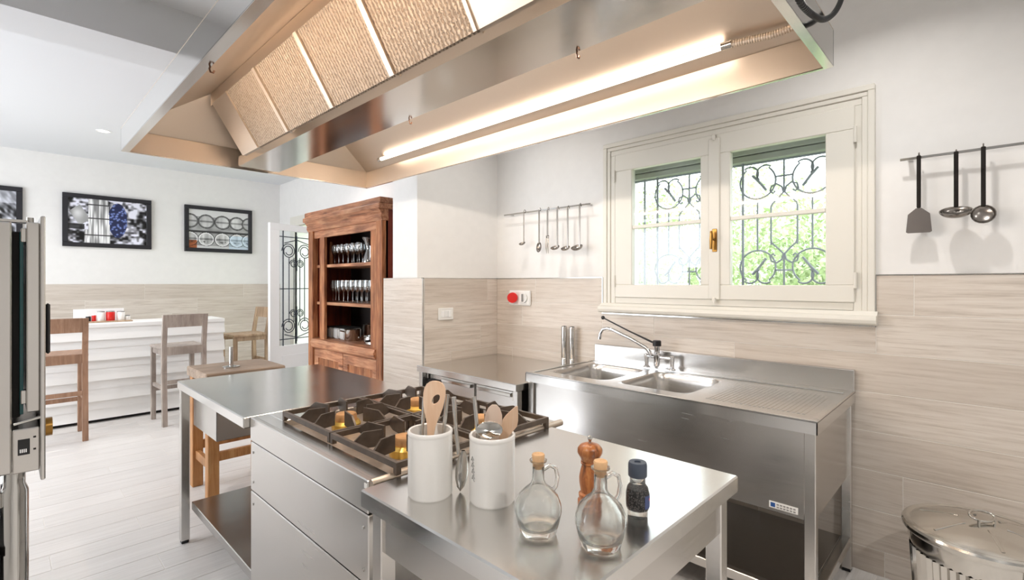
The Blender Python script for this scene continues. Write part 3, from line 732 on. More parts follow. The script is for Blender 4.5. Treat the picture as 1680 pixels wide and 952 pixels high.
# long rail
M_grip = plain('utensil_handle_dark', (70, 66, 64), .18, .9)
t, x, zb = utensil('spatula', .235, 2.055, .365, 'wide steel spatula hanging on the long rail beside the window', 'utensils on the long rail')
MB().box(x-.006, x+.006, .227, .243, 1.80, 2.045, .003).obj('handle', M_grip, t)
MB().prism([(.225, 1.80), (.245, 1.80), (.275, 1.772), (.282, 1.69), (.275, 1.685), (.195, 1.685), (.188, 1.69), (.195, 1.772)], 0, x-.0015, x+.0015).obj('blade', plain('blade_steel', (118, 114, 112), .35, .9), t)
t, x, zb = utensil('ladle', .106, 2.045, .31, 'deep sauce ladle in the middle of the long rail', 'utensils on the long rail')
MB().box(x-.006, x+.006, .098, .114, 1.79, 2.04, .003).obj('handle', M_grip, t); bowl(t, x-.03, .106, 1.772, .05, -.5, .6, 1.15)
t, x, zb = utensil('serving_spoon', .018, 2.055, .365, 'round steel serving spoon farthest from the window on the long rail', 'utensils on the long rail')
MB().box(x-.006, x+.006, .010, .026, 1.782, 2.045, .003).obj('handle', M_grip, t); bowl(t, x-.012, .018, 1.75, .044, -PI/2*.8, .45, .95)

# ------------------------------------------------------------------ socket and switch
so = thing('wall_socket', 'white industrial socket box with red round cover on the tiles', 'socket', (XR-.02, 2.8, 1.33))
bx('plate', M_plast, so, XR-.035, XR-.014, 2.70, 2.94, 1.265, 1.39, .008)
MB().cyl((XR-.03, 2.895, 1.33), (XR-.085, 2.85, 1.33), .043, 24).obj('red_cover', M_red, so, 40)
kb = MB().cyl((XR-.034, 2.765, 1.33), (XR-.05, 2.765, 1.33), .042, 24).obj('switch_dial', M_plast, so, 40)
MB().box(XR-.062, XR-.049, 2.757, 2.773, 1.298, 1.362, .003).obj('dial_grip', M_grey, kb)
sw = thing('light_switch', 'white rectangular switch plate on the partition tiles', 'switch', (2.44, PY0, 1.2))
bx('plate', M_plast, sw, 2.365, 2.515, PY0-.008, PY0+.001, 1.16, 1.255, .003)
for i in range(3): bx('rocker', M_white, sw, 2.392+.034*i, 2.424+.034*i, PY0-.012, PY0-.006, 1.182, 1.233, .002)

# ------------------------------------------------------------------ pine cabinet
cb = thing('display_cabinet', 'tall rustic pine cabinet with open glass shelves beside the partition', 'cabinet', (2.53, 4.52, 0))
KX, KB, KY0, KY1 = 2.30, 2.78, 3.78, 5.26
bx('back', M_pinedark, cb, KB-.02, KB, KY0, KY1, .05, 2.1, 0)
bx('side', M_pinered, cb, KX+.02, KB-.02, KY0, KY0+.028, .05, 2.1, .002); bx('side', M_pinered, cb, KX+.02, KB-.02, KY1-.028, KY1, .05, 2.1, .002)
bx('post', M_pine, cb, KX-.02, KX+.045, KY0, KY0+.10, .05, 2.1, .004); bx('post', M_pine, cb, KX-.02, KX+.045, KY1-.10, KY1, .05, 2.1, .004)
bx('stile', M_pine, cb, KX, KX+.03, KY0+.10, 4.005, .86, 1.93, .003)
st = bx('stile', M_pine, cb, KX, KX+.03, 4.925, 5.03, .86, 1.93, .003)
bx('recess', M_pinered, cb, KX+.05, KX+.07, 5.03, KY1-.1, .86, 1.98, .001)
for z in (.98, 1.30, 1.86): bx('hinge', M_pinered, cb, KX+.015, KX+.05, 5.032, 5.06, z, z+.06, .003)
bx('head_rail', M_pineh, cb, KX, KX+.03, KY0+.10, KY1-.10, 1.925, 2.02, .003)
m = MB(); m.prism([(KX-.02, 2.0), (KX-.035, 2.03), (KX-.03, 2.06), (KX-.06, 2.10), (KX+.04, 2.10), (KX+.04, 2.0)], 1, KY0-.01, KY1+.01); m.obj('moulding', M_pineh, cb)
bx('cornice', M_pineh, cb, KX-.065, KB, KY0-.03, KY1+.04, 2.10, 2.145, .006); bx('cornice', M_pineh, cb, KX-.05, KB, KY0-.02, KY1+.03, 2.145, 2.2, .006)
for z in (1.615, 1.225): bx('shelf', M_pineh, cb, KX+.03, KB-.02, KY0+.028, KY1-.028, z, z+.03, .003)
bx('shelf', M_pineh, cb, KX+.03, KB-.02, KY0+.028, KY1-.028, .85, .872, .003)
m = MB(); m.prism([(KX-.01, .77), (KX-.035, .79), (KX-.045, .83), (KX-.03, .865), (KX+.03, .875), (KX+.03, .77)], 1, KY0+.10, KY1-.10); m.obj('waist_moulding', M_pineh, cb)
for (a, b) in ((3.885, 4.52), (4.53, 5.155)):
    m = MB(); m.box(KX, KX+.028, a, b, .67, .765, .003); m.box(KX, KX+.028, a, b, .12, .21, .003); m.box(KX, KX+.028, a, a+.09, .21, .67, .003); m.box(KX, KX+.028, b-.09, b, .21, .67, .003)
    d = m.obj('door', M_pineh, cb); bx('door_panel', M_pine, d, KX+.012, KX+.02, a+.08, b-.08, .2, .68, .002)
bx('plinth', M_pineh, cb, KX, KB, KY0+.02, KY1-.02, 0, .12, .003)
for y in (4.35, 4.75): bx('back_batten', M_grey, cb, KB-.03, KB-.02, y, y+.012, .87, 1.9, .001)

def wineglass(r, h, hb, name='wine_glass'):
    m = MB(); s = h-hb
    m.lathe([(.0005, .0015), (r*.85, .0015), (r*.85, .003), (.006, .006), (.0035, .012), (.0035, s), (r*.5, s+hb*.12), (r*.92, s+hb*.35), (r, s+hb*.55), (r*.86, h)], 14, (0, 0, 0), False, False)
    return m.obj(name, M_wine, None, 50)
ORD = ['first', 'second', 'third', 'fourth', 'fifth', 'sixth', 'seventh']
def put(proto, x, y, z, lab, grp, cat, first):
    o = proto if first else proto.copy()
    if not first: COL.objects.link(o)
    o.location = (x, y, z); return tag(o, lab, cat, grp)
X0 = 2.45
g1 = wineglass(.036, .21, .11)
for i, y in enumerate((5.0, 4.905, 4.812, 4.70, 4.587, 4.48)): put(g1, X0, y, 1.645, ORD[i]+' wine glass from the left in the front row on the top cabinet shelf', 'wine glasses on the top shelf', 'glass', i == 0)
for i, y in enumerate((4.95, 4.85, 4.74, 4.63)): put(g1, X0+.12, y, 1.645, ORD[i]+' wine glass from the left in the back row on the top cabinet shelf', 'wine glasses at the back of the top shelf', 'glass', False)
g2 = wineglass(.028, .225, .13, 'flute_glass')
for i, y in enumerate((5.04, 4.97, 4.905)): put(g2, X0, y, 1.255, ORD[i]+' straight flute glass from the left on the middle cabinet shelf', 'flutes on the middle shelf', 'glass', i == 0)
g3 = wineglass(.038, .225, .12, 'goblet')
for i, y in enumerate((4.80, 4.71, 4.61, 4.51, 4.42, 4.32, 4.22)): put(g3, X0, y, 1.255, ORD[i]+' stemmed goblet from the left in the front row on the middle cabinet shelf', 'goblets on the middle shelf', 'glass', i == 0)
for i, y in enumerate((4.76, 4.66, 4.56, 4.46, 4.37)): put(g3, X0+.12, y, 1.255, ORD[i]+' stemmed goblet from the left in the back row on the middle cabinet shelf', 'goblets at the back of the middle shelf', 'glass', False)
MB().lathe([(.05, .002), (.052, .01), (.045, .05), (.02, .12), (.016, .15), (.035, .21), (.06, .25)], 20, (0, 0, 0), True, False).obj('carafe', M_wine, None, 50, label='flared glass carafe on the top cabinet shelf', cat='carafe', base=None).location = (X0+.02, 4.345, 1.645)
MB().lathe([(.04, .002), (.045, .01), (.04, .14), (.042, .16)], 20, (0, 0, 0), True, False).obj('glass_jug', M_wine, None, 50, label='plain glass jug at the right end of the top cabinet shelf', cat='jug').location = (X0, 4.215, 1.645)
MB().lathe([(.018, .0), (.02, .1), (.018, .2), (.012, .25)], 14, (0, 0, 0)).obj('wooden_mill', M_pine, None, 50, label='slim wooden stick mill at the left of the top cabinet shelf', cat='mill').location = (X0, 5.08, 1.6455)
for i, y in enumerate((5.03, 4.90, 4.765)):
    cx_ = X0+.055; m = MB(); m.box(cx_-.1, cx_+.1, y-.055, y+.055, .8725, .985, .012, 3)
    p = m.obj('canister', plain('canister_enamel', (222, 220, 216), .35, .2) if 'canister_enamel' not in MATS else MATS['canister_enamel'], None, 40, label=('white-metal square canister, left of three on the bottom cabinet shelf', 'white-metal square canister, middle of three on the bottom cabinet shelf', 'white-metal square canister, right of three on the bottom cabinet shelf')[i], cat='canister', group='canisters on the bottom shelf', base=(cx_, y, .8725))
    bx('lid', M_dark, p, cx_-.102, cx_+.102, y-.057, y+.057, .985, .993, .003)
def pan(x, y, z, r, h, lab, name='saucepan', hd_=True):
    t = thing(name, lab, 'pan', (x, y, z), 'pans on the bottom shelf')
    MB().lathe([(r*.9, 0), (r, .01), (r, h), (r*1.03, h+.003), (r*.97, h), (r*.95, .012), (.001, .01)], 28, (x, y, z), True, False).obj('body', M_pol, t, 40)
    if hd_: MB().tube([(x-r, y, z+h*.85), (x-r-.05, y-.01, z+h*.95), (x-r-.07, y-.015, z+h)], .007, 8).obj('handle', M_pol, t, 50)
    return t
pan(2.45, 4.62, .8725, .075, .11, 'steel saucepan standing beside the canisters'); pan(2.55, 4.38, .8725, .10, .055, 'shallow steel pan in the right half of the bottom cabinet shelf', 'frying_pan')
pan(2.47, 4.17, .8725, .12, .03, 'flat steel pan lid lying at the right of the bottom cabinet shelf', 'pan_lid', False)
pan(2.65, 4.62, .8725, .075, .15, 'tall steel pot at the back of the bottom cabinet shelf', 'stock_pot', False)

# ------------------------------------------------------------------ bar
br = thing('bar_counter', 'white clapboard bar counter in front of the tiled far wall', 'bar', (.6, 6.9, 0))
BX0, BX1 = -1.2, 1.865
bx('carcass', M_bar, br, BX0, BX1-.02, 6.69, 7.15, .03, .99, 0)
bx('bar_top', M_bar, br, BX0, BX1, 6.655, 7.2, .985, 1.028, .004)
bx('kick', M_dark, br, BX0, BX1-.02, 6.70, 7.1, 0, .035, 0)
z = .985; pitch = .212
for k in range(5):
    zt = z-pitch*k; zb = zt-.125
    if k == 4: zb = max(zb, .035)
    m = MB(); m.prism([(6.69, zt), (6.672, zt), (6.648, zb), (6.69, zb)], 0, BX0, BX1); m.obj('clapboard', M_bar, br)
    z2 = zb; z3 = max(zt-pitch, .035)
    if z2 > z3+.01:
        m = MB(); m.prism([(6.69, z2), (6.682, z2), (6.664, z3), (6.69, z3)], 0, BX0, BX1-.008); m.obj('clapboard', M_bar, br)
# tray with jars
ty = 6.92; tz = 1.028
tp = [atZ(x, 529, 1.03) for x in (148, 206)]
bx('serving_tray', M_stoolt, None, .58, 1.0, ty-.09, ty+.09, tz, tz+.014, .004, label='flat wooden tray on the white bar counter', cat='tray')
MB().box(.52, .95, 7.06, 7.075, tz, tz+.14, .002).obj('menu_card', M_white, None, label='white card standing behind the jars on the bar', cat='card')
def jar(x, col, lidc, r, h, lab):
    t = thing('jar', lab, 'jar', (x, ty, tz+.014), 'jars on the bar tray')
    MB().lathe([(r*.95, 0), (r, .004), (r, h*.85), (r*.9, h*.9)], 20, (x, ty, tz+.014)).obj('body', col, t, 40)
    MB().lathe([(r*.92, h*.9), (r*.92, h), (.001, h+.002)], 20, (x, ty, tz+.014), False, False).obj('lid', lidc, t, 40)
jar(.63, M_black, M_white, .022, .06, 'small dark jar at the left end of the bar tray'); jar(.675, M_red, M_white, .02, .07, 'slim red jar behind the white pot on the bar tray')
jar(.735, M_ceramic, M_grey, .036, .105, 'white pot left of the red tin on the bar tray'); jar(.815, M_red, M_grey, .04, .105, 'red tin in the middle of the bar tray')
jar(.905, M_ceramic, M_grey, .038, .10, 'white pot right of the red tin on the bar tray'); jar(.965, M_plast, M_dark, .024, .05, 'small white jar at the right end of the bar tray')

# ------------------------------------------------------------------ bar stools (local: facing +Y, origin at the seat's floor centre)
def stool(mat, lab, loc, rz, w=.40):
    t = thing('bar_stool', lab, 'stool', (0, 0, 0), 'wooden bar stools')
    d = .44; q = .021; h = .80
    for s in (-1, 1):
        x = s*(w/2-q)
        # rear leg rises into the back post, slightly raked
        MB().prism([(-d/2+q*2.2-.03, 0), (-d/2+.0-.03, 0), (-d/2, h*.7), (-d/2-.0, h+.02), (-d/2-.045, 1.13), (-d/2-.012, 1.13), (-d/2+q*2.1, h), (-d/2+q*2.1, h*.6)], 0, x-q, x+q).obj('leg', mat, t)
        MB().box(x-q, x+q, d/2-2*q, d/2, 0, h-.03, .003).obj('leg', mat, t)
        MB().box(x-.011, x+.011, -d/2+q*2, d/2-2*q, h-.085, h-.03, .002).obj('seat_rail', mat, t)
        MB().box(x-.011, x+.011, -d/2+q*2-.02, d/2-2*q, .36, .40, .002).obj('stretcher', mat, t)
    MB().box(-w/2-.005, w/2+.005, -d/2+.036, d/2+.01, h-.03, h, .006).obj('seat', mat, t)
    MB().box(-w/2+2*q, w/2-2*q, -d/2+.0, -d/2+.03, h-.085, h-.0, .002).obj('back_rail', mat, t)
    MB().prism([(-d/2-.028, 1.0), (-d/2-.045, 1.13), (-d/2-.014, 1.132), (-d/2+.006, 1.0)], 0, -w/2+2*q, w/2-2*q).obj('backrest', mat, t)
    for y, z in ((-d/2-.01, .42), (d/2-.03, .30)): MB().box(-w/2+2*q, w/2-2*q, y, y+.022, z, z+.04, .002).obj('stretcher', mat, t)
    t.location = loc; t.rotation_euler = (0, 0, rz); return t
stool(M_stoolb, 'brown wooden bar stool at the bar beside the oven', (.345, 6.21, 0), 0)
stool(M_stoolg, 'greyed wooden bar stool at the middle of the bar', (1.30, 6.22, 0), .05)
stool(M_stoolt, 'tan wooden bar stool at the end of the bar near the garden door', (2.20, 7.0, 0), PI/2+.12)

# ------------------------------------------------------------------ framed pictures
def picture(x0, x1, z0, z1, fn, lab, nx=150, nz=110):
    t = thing('framed_picture', lab, 'picture', ((x0+x1)/2, YB, z0), 'framed photographs on the far wall')
    w = .052; m = MB(); y0, y1 = YB-.035, YB-.001
    m.box(x0, x1, y0, y1, z1-w, z1, .003); m.box(x0, x1, y0, y1, z0, z0+w, .003); m.box(x0, x0+w, y0, y1, z0+w, z1-w, .003); m.box(x1-w, x1, y0, y1, z0+w, z1-w, .003)
    m.obj('frame', M_frame, t)
    a, b, c, d = x0+w, x1-w, z0+w, z1-w
    u, v = np.meshgrid(np.linspace(0, 1, nx+1), np.linspace(0, 1, nz+1))
    co = np.stack([a+(b-a)*u-(x0+x1)/2, np.full_like(u, YB-.015)-YB, c+(d-c)*v-z0], -1).reshape(-1, 3)
    idx = np.arange((nx+1)*(nz+1)).reshape(nz+1, nx+1)
    f = np.stack([idx[:-1, :-1], idx[:-1, 1:], idx[1:, 1:], idx[1:, :-1]], -1).reshape(-1, 4)
    me = bpy.data.meshes.new('print'); me.from_pydata(co.tolist(), [], f.tolist()); me.materials.append(M_print)
    col = fn(u, v).reshape(-1, 3); col = np.where(col <= .04045, col/12.92, ((col+.055)/1.055)**2.4)
    at = me.color_attributes.new('print', 'FLOAT_COLOR', 'POINT'); at.data.foreach_set('color', np.concatenate([col, np.ones((len(col), 1))], 1).astype(np.float32).ravel())
    o = bpy.data.objects.new('print', me); COL.objects.link(o); o.parent = t; return t
def vnoise(u, v, fx, fy, seed):
    r = np.random.default_rng(seed).random((64, 64)); x = u*fx; y = v*fy
    i, j = np.floor(x).astype(int), np.floor(y).astype(int); a, b = x-i, y-j; a = a*a*(3-2*a); b = b*b*(3-2*b)
    g = lambda p, q: r[p % 64, q % 64]
    return (g(i, j)*(1-a)+g(i+1, j)*a)*(1-b)+(g(i, j+1)*(1-a)+g(i+1, j+1)*a)*b
def cells(u, v, n, seed, asp=1.35):
    r = np.random.default_rng(seed).random((n, 2)); d = np.full(u.shape, 9.)
    for p in r: d = np.minimum(d, np.hypot((u-p[0])*asp, v-p[1]))
    return d
def contrast(x, k): return np.clip((x-.5)*k+.5, 0, 1)
def art_grapes(u, v):
    leaf = contrast(.55*vnoise(u, v, 11, 9, 1)+.45*vnoise(u, v, 26, 22, 2), 2.6)
    c = np.stack([leaf*.95, leaf*.95, leaf*1.0], -1)
    big = (np.abs(u-.14)/.13+np.abs(v-.62-(u-.14)*-.6)/.24 < 1); c[big] = (.55+.4*vnoise(u, v, 9, 6, 5))[big][:, None]
    c[(u < .2) & (v < .42) & (v > .3)] *= .25
    post = (u > .245-.05*(v < .3)) & (u < .49+.03*(1-v))
    g = .55+.45*contrast(vnoise(u, v, 60, 3.5, 3), 1.8); ring = (np.abs(v-.87) < .012) | (np.abs(v-.56) < .014) | (np.abs(v-.18) < .012)
    g = np.where(ring, .25, g); c[post] = np.stack([g, g, g*1.0], -1)[post]
    gr = (np.hypot((u-.615)/.125, (v-.55)/.40) < 1) & ~post
    q = cells(u, v, 420, 8); q = np.clip(1-q/.03, 0, 1)
    c[gr] = np.stack([.12+.5*q, .15+.56*q, .3+.68*q], -1)[gr]
    return np.clip(c, 0, 1)
def art_barrels(u, v):
    base = .5+.25*vnoise(u, v, 12, 9, 4); base = np.where(v > .82, .88, base); base = np.where(v < .07, .85, base)
    base = np.where((v < .46) & (v > .40), .22, base)
    for row, cy in ((0, .70), (1, .24)):
        for cx in (.02, .28, .55, .80, 1.02):
            d = np.hypot((u-cx)*1.35, v-cy)
            base = np.where(d < .185, .2, base); base = np.where(d < .17, .95 if row else .45, base)
            base = np.where(d < .145, .68+.25*vnoise(u, v, 30, 4, 6)-.25*(np.abs(v-cy) < .025), base)
            base = np.where((d < .105) & (v < cy-.04) & (row == 1), .35+.5*vnoise(u, v, 40, 12, 9), base)
    c = np.stack([base]*3, -1); blue = (u > .66) & (v < .36); c[blue] = c[blue]*.8+np.array([.14, .2, .25])
    red = (u < .13) & (v < .2); c[red] = c[red]*np.array([.75, .42, .25]); return np.clip(c, 0, 1)
def art_vines(u, v):
    a = contrast(.5*vnoise(u, v+.35*np.sin(6*u), 7, 14, 12)+.5*vnoise(u+.3*v, v, 30, 12, 13), 2.2)*.9+.08
    a = np.where(v > .75, .55+.4*a, a); return np.stack([a*.95, a*.96, a], -1)
picture(.49, 1.368, 1.90, 2.55, art_grapes, 'black-framed photograph of a vine post with blue grapes')
picture(1.743, 2.613, 1.897, 2.545, art_barrels, 'black-framed photograph of stacked wine barrels')
picture(-.72, .152, 1.90, 2.555, art_vines, 'black-framed grey landscape photograph half hidden by the oven')

# ------------------------------------------------------------------ butcher block and the thing on it
bk = thing('butcher_block', 'small wooden table with a thick worn top behind the island', 'table', (1.16, 3.9, 0))
bx('tabletop', M_block, bk, .915, 1.42, 3.66, 4.14, .79, .856, .006)
for x in (.965, 1.37):
    for y in (3.71, 4.09): bx('leg', M_oak, bk, x-.034, x+.034, y-.034, y+.034, 0, .79, .004)
for y in (3.71, 4.09): bx('stretcher', M_oak, bk, 1.0, 1.335, y-.015, y+.015, .26, .32, .003)
for x in (.965, 1.37): bx('stretcher', M_oak, bk, x-.015, x+.015, 3.745, 4.055, .20, .26, .003)
rh = thing('steel_holder', 'upright steel rod on a flat base standing on the butcher block', 'holder', (1.12, 3.85, .856))
MB().lathe([(.055, 0), (.055, .008), (.02, .014), (.001, .014)], 28, (1.12, 3.85, .856), True, False).xf(Matrix.Identity(4)).obj('base', M_pol, rh, 40)
MB().cyl((1.12, 3.85, .865), (1.12, 3.85, 1.0), .014, 16).obj('rod', M_pol, rh, 40)

# ------------------------------------------------------------------ oven at the left edge
ov = thing('convection_oven', 'steel convection oven on a tubular stand at the left edge', 'oven', (-.35, 2.35, 0))
OY0, OY1 = 2.0, 2.72
bx('body', M_steelx, ov, -.72, .016, OY0, OY1, .905, 1.625, .004)
bx('door_gasket', M_dark, ov, .016, .034, OY0+.03, OY1-.03, 1.06, 1.60, .002)
bx('inner_glass', M_teal, ov, .032, .040, OY0+.012, OY1-.012, 1.07, 1.60, .001)
dd = bx('door', M_steelx, ov, .046, .074, OY0, OY1, 1.075, 1.628, .003)
bx('door_front', M_steel, dd, .075, .086, OY0-.004, OY1, .872, 1.648, .003)
MB().box(.087, .097, OY0+.012, OY0+.04, 1.24, 1.39, .004).obj('handle', M_black, dd)
bx('hinge_plate', M_pol, ov, -.03, .05, OY0+.01, OY0+.05, 1.626, 1.634, .001)
MB().cyl((.055, OY0+.02, 1.628), (.055, OY0+.02, 1.642), .009, 12).obj('hinge_pin', M_pol, ov, 40)
for z in (1.57, 1.10): MB().box(.034, .046, OY0+.004, OY0+.03, z, z+.04, .002).obj('glass_clip', M_pol, ov)
cp = bx('control_box', M_steelx, ov, .017, .074, OY0, OY1, .903, 1.03, .003)
st = bx('warning_label', M_black, cp, .028, .053, OY0-.0015, OY0+.001, .955, 1.0, 0)
for i in range(4): bx('label_print', M_white, st, .032+.004*i, .0345+.004*i, OY0-.0025, OY0-.001, .962, .972, 0)
for z in (.965, 1.0): bx('slot', M_dark, cp, .060, .066, OY0-.001, OY0+.001, z, z+.005, 0)
MB().tube([(.02, OY0+.005, 1.045), (.05, OY0+.003, 1.052), (.082, OY0+.004, 1.058)], .005, 8).obj('latch_wire', M_pol, ov, 50)
MB().cyl((.086, OY0+.03, 1.02), (.102, OY0+.03, 1.02), .027, 20).obj('knob', M_brassold, ov, 40)
sd = thing('oven_stand', 'tubular steel stand carrying the oven at the left edge', 'stand', (-.35, 2.35, 0))
for x in (.022, -.68):
    for y in (OY0+.06, OY1-.06):
        lg = MB().tube([(x, y, .9025), (x, y, .86), (x, y, .84), (x, y, 0)], [.024, .024, .031, .031], 16).obj('leg', M_pol, sd, 50)
for z in (.18, .34, .50, .66): bx('tray', M_dark, sd, -.64, -.012, OY0+.03, OY1-.03, z, z+.03, .003)  # dark trays added so the range front has something dark to reflect
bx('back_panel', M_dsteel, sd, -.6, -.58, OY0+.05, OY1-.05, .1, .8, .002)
for y in (OY0+.06, OY1-.06): bx('rail', M_pol, sd, -.65, -.005, y-.015, y+.015, .80, .845, .002)
for x in (.022, -.68): bx('rail', M_pol, sd, x-.012, x+.012, OY0+.09, OY1-.09, .80, .845, .002)

# ------------------------------------------------------------------ things on the work table
TZ_ = .9
def crock(x, y, lab, h=.170, r=.0575):
    t = thing('utensil_crock', lab, 'crock', (x, y, TZ_), 'white ribbed utensil crocks')
    prof = [(r*.94, 0), (r, .006), (r, h-.012)]
    MB().lathe(prof, 104, (x, y, TZ_), True, False, 1, .0016).obj('body', M_ceramic, t, 60)
    MB().lathe([(r, h-.012), (r+.0012, h-.008), (r+.0012, h-.003), (r-.002, h), (r-.006, h-.002), (r-.007, h-.02), (r-.008, .012), (.001, .01)], 48, (x, y, TZ_), False, False).obj('rim', M_ceramic, t, 60)
    return t
c1 = Vector((.775, 1.048, TZ_)); c2 = Vector((.862, .905, TZ_))
crock(c1.x, c1.y, 'white ribbed utensil crock with a large wooden spoon, nearer the range')
k2 = crock(c2.x, c2.y, 'white ribbed utensil crock with steel servers, nearer the glass bottles')
# faint grey lettering strokes at the left side of the second crock
toL = math.atan2(-.72, -.70)
for i in range(4):
    a = toL-.95-.02*i; z = TZ_+.066+.015*i; rr_ = .0577
    P = lambda da, dz: (c2.x+rr_*math.cos(a+da), c2.y+rr_*math.sin(a+da), z+dz)
    MB().tube([P(-.10, 0), P(.0, .011), P(.12, .003)], .0009, 5).tube([P(-.02, .004), P(.1, -.004)], .0009, 5).obj('lettering', M_grey, k2)
def spoon_frame(base, top):
    d = (Vector(top)-Vector(base)).normalized(); return d
def flatspoon(name, base, top, prof, mat, lab, cat, th=.005, face=None, hole=None):
    """thin shape whose half widths are given along its length; it faces the camera side"""
    b, t = Vector(base), Vector(top); d = t-b; n = Vector(face or (-.7, -.7, .1)); s = d.cross(n).normalized(); n = s.cross(d).normalized()
    m = MB(); B = m.b; F, K = [], []
    for q, w in prof:
        F.append([B.verts.new(b+d*q+s*w*e+n*th*.5) for e in (-1, -.45, .45, 1)]); K.append([B.verts.new(b+d*q+s*w*e-n*th*.5) for e in (-1, -.45, .45, 1)])
    hs = hole or ()
    for i in range(len(prof)-1):
        for j in range(3):
            if j == 1 and i in hs: continue
            B.faces.new((F[i][j], F[i][j+1], F[i+1][j+1], F[i+1][j])); B.faces.new((K[i][j+1], K[i][j], K[i+1][j], K[i+1][j+1]))
        B.faces.new((F[i][0], F[i+1][0], K[i+1][0], K[i][0])); B.faces.new((F[i+1][3], F[i][3], K[i][3], K[i+1][3]))
    B.faces.new(F[-1]+K[-1][::-1]); B.faces.new(F[0][::-1]+K[0])
    if hs:
        i0, i1 = hs[0], hs[-1]+1
        for i in range(i0, i1):
            B.faces.new((F[i][1], F[i+1][1], K[i+1][1], K[i][1])); B.faces.new((F[i+1][2], F[i][2], K[i][2], K[i+1][2]))
        B.faces.new((F[i0][1], K[i0][1], K[i0][2], F[i0][2])); B.faces.new((F[i1][2], K[i1][2], K[i1][1], F[i1][1]))
    bmesh.ops.recalc_face_normals(B, faces=B.faces[:])
    return m.obj(name, mat, None, 40, label=lab, cat=cat, base=base)
# positions from the crock's own axes: r = image right, u = up
R_ = Vector((RT[0], RT[1], 0)); F_ = Vector((FW[0], FW[1], 0)); U_ = Vector((0, 0, 1))
def P1(c, r, f, u): return c+R_*r+F_*f+U_*u
def holed_spoon(name, base, top, prof, hc, ha, hb, tilt, mat, lab, cat, th=.008):
    b, t = Vector(base), Vector(top); d = t-b; L = d.length; n = Vector((-.7, -.7, .1)); s_ = d.cross(n).normalized(); n = s_.cross(d).normalized(); d.normalize()
    out = [(q*L, w) for q, w in prof]+[(q*L, -w) for q, w in prof[::-1]]
    inn = []
    for (q, w) in out:
        a = math.atan2(w-hc[1], q-hc[0]*L)-tilt; x, y = ha*math.cos(a), hb*math.sin(a)
        inn.append((hc[0]*L+x*math.cos(tilt)-y*math.sin(tilt), hc[1]+x*math.sin(tilt)+y*math.cos(tilt)))
    m = MB(); B = m.b; P = lambda q, w, o: B.verts.new(b+d*q+s_*w+n*o)
    rings = [[P(q, w, o) for q, w in L_] for L_, o in ((inn, th/2), (out, th/2), (out, -th/2), (inn, -th/2))]; k = len(out)
    for A, C in zip(rings, rings[1:]+rings[:1]):
        for i in range(k): B.faces.new((A[i], A[(i+1) % k], C[(i+1) % k], C[i]))
    bmesh.ops.recalc_face_normals(B, faces=B.faces[:]); return m.obj(name, mat, None, 40, label=lab, cat=cat, base=base)
def rod(name, pts, r, mat, lab, cat): return MB().tube(pts, r, 10).obj(name, mat, None, 50, label=lab, cat=cat, base=pts[0])
holed_spoon('wooden_spoon', P1(c1, -.012, .0, .015), P1(c1, .012, .015, .292), [(0, .0055), (.25, .007), (.5, .0085), (.58, .011), (.64, .0155), (.70, .021), (.76, .0255), (.82, .028), (.88, .029), (.93, .0275), (.965, .023), (.985, .017), (.997, .009), (1, .002)], (.83, .005), .0145, .0085, .55, M_spoon, 'wooden spoon with an oval hole standing in the crock nearer the range', 'spoon')
rod('steel_server', [P1(c1, .018, .018, .015), P1(c1, .032, .026, .16), P1(c1, .041, .032, .252)], [.004, .0048, .006], M_pol, 'steel server handle at the right of the crock nearer the range', 'utensil')
rod('steel_server', [P1(c1, -.030, .02, .02), P1(c1, -.026, .03, .16), P1(c1, -.022, .036, .245)], [.004, .0045, .0055], M_pol, 'steel server handle behind the wooden spoon', 'utensil')
# ladle leaning outside on the crock
ld = thing('steel_ladle', 'steel ladle leaning against the right side of the first crock', 'ladle', P1(c1, .075, .01, 0))
MB().tube([P1(c1, .060, .012, .250), P1(c1, .066, .012, .16), P1(c1, .072, .012, .10)], [.0065, .0055, .005], 10).obj('handle', M_pol, ld, 50)
mm = MB(); q = [(r*.5, z) for r, z in ((.002, 0), (.022, .012), (.036, .035), (.038, .055), (.028, .085), (.012, .105))]
mm.lathe(q, 18, (0, 0, 0), False, False).xf(Matrix.Translation(P1(c1, .077, .012, .002)) @ Matrix.Rotation(.1, 4, 'Y') @ Matrix.Diagonal((1, .8, 1, 1))); mm.obj('bowl', M_pol, ld, 60)
# second crock
rod('steel_server', [P1(c2, -.028, -.01, .015), P1(c2, -.034, -.006, .15), P1(c2, -.046, .0, .262)], [.004, .005, .0055], M_pol, 'steel server handle at the left of the crock nearer the bottles', 'utensil')
flatspoon('wooden_spatula', P1(c2, -.03, .012, .02), P1(c2, .063, .0, .238), [(0, .005), (.5, .007), (.66, .0105), (.72, .014), (.80, .020), (.86, .017), (.94, .009), (1, .002)], M_spoon, 'pointed wooden spatula tilted out of the crock nearer the bottles', 'spatula', .006)
flatspoon('wooden_paddle', P1(c2, -.01, .03, .02), P1(c2, .004, .04, .232), [(0, .006), (.5, .008), (.62, .018), (.75, .024), (.88, .022), (.96, .015), (1, .006)], plain('pale_wood', (226, 204, 186), .6), 'pale flat paddle at the back of the crock nearer the bottles', 'paddle', .006)
sl = thing('steel_serving_spoon', 'steel serving spoon head resting in the crock nearer the bottles', 'spoon', P1(c2, .0, .0, .03))
MB().tube([P1(c2, -.004, -.03, .02), P1(c2, -.006, -.026, .168)], .004, 8).obj('handle', M_pol, sl, 50)
mm = MB(); mm.lathe([(.0005, -.012), (.014, -.009), (.022, 0), (.021, .001), (.012, -.006), (.0005, -.009)], 20, (0, 0, 0), False, False)
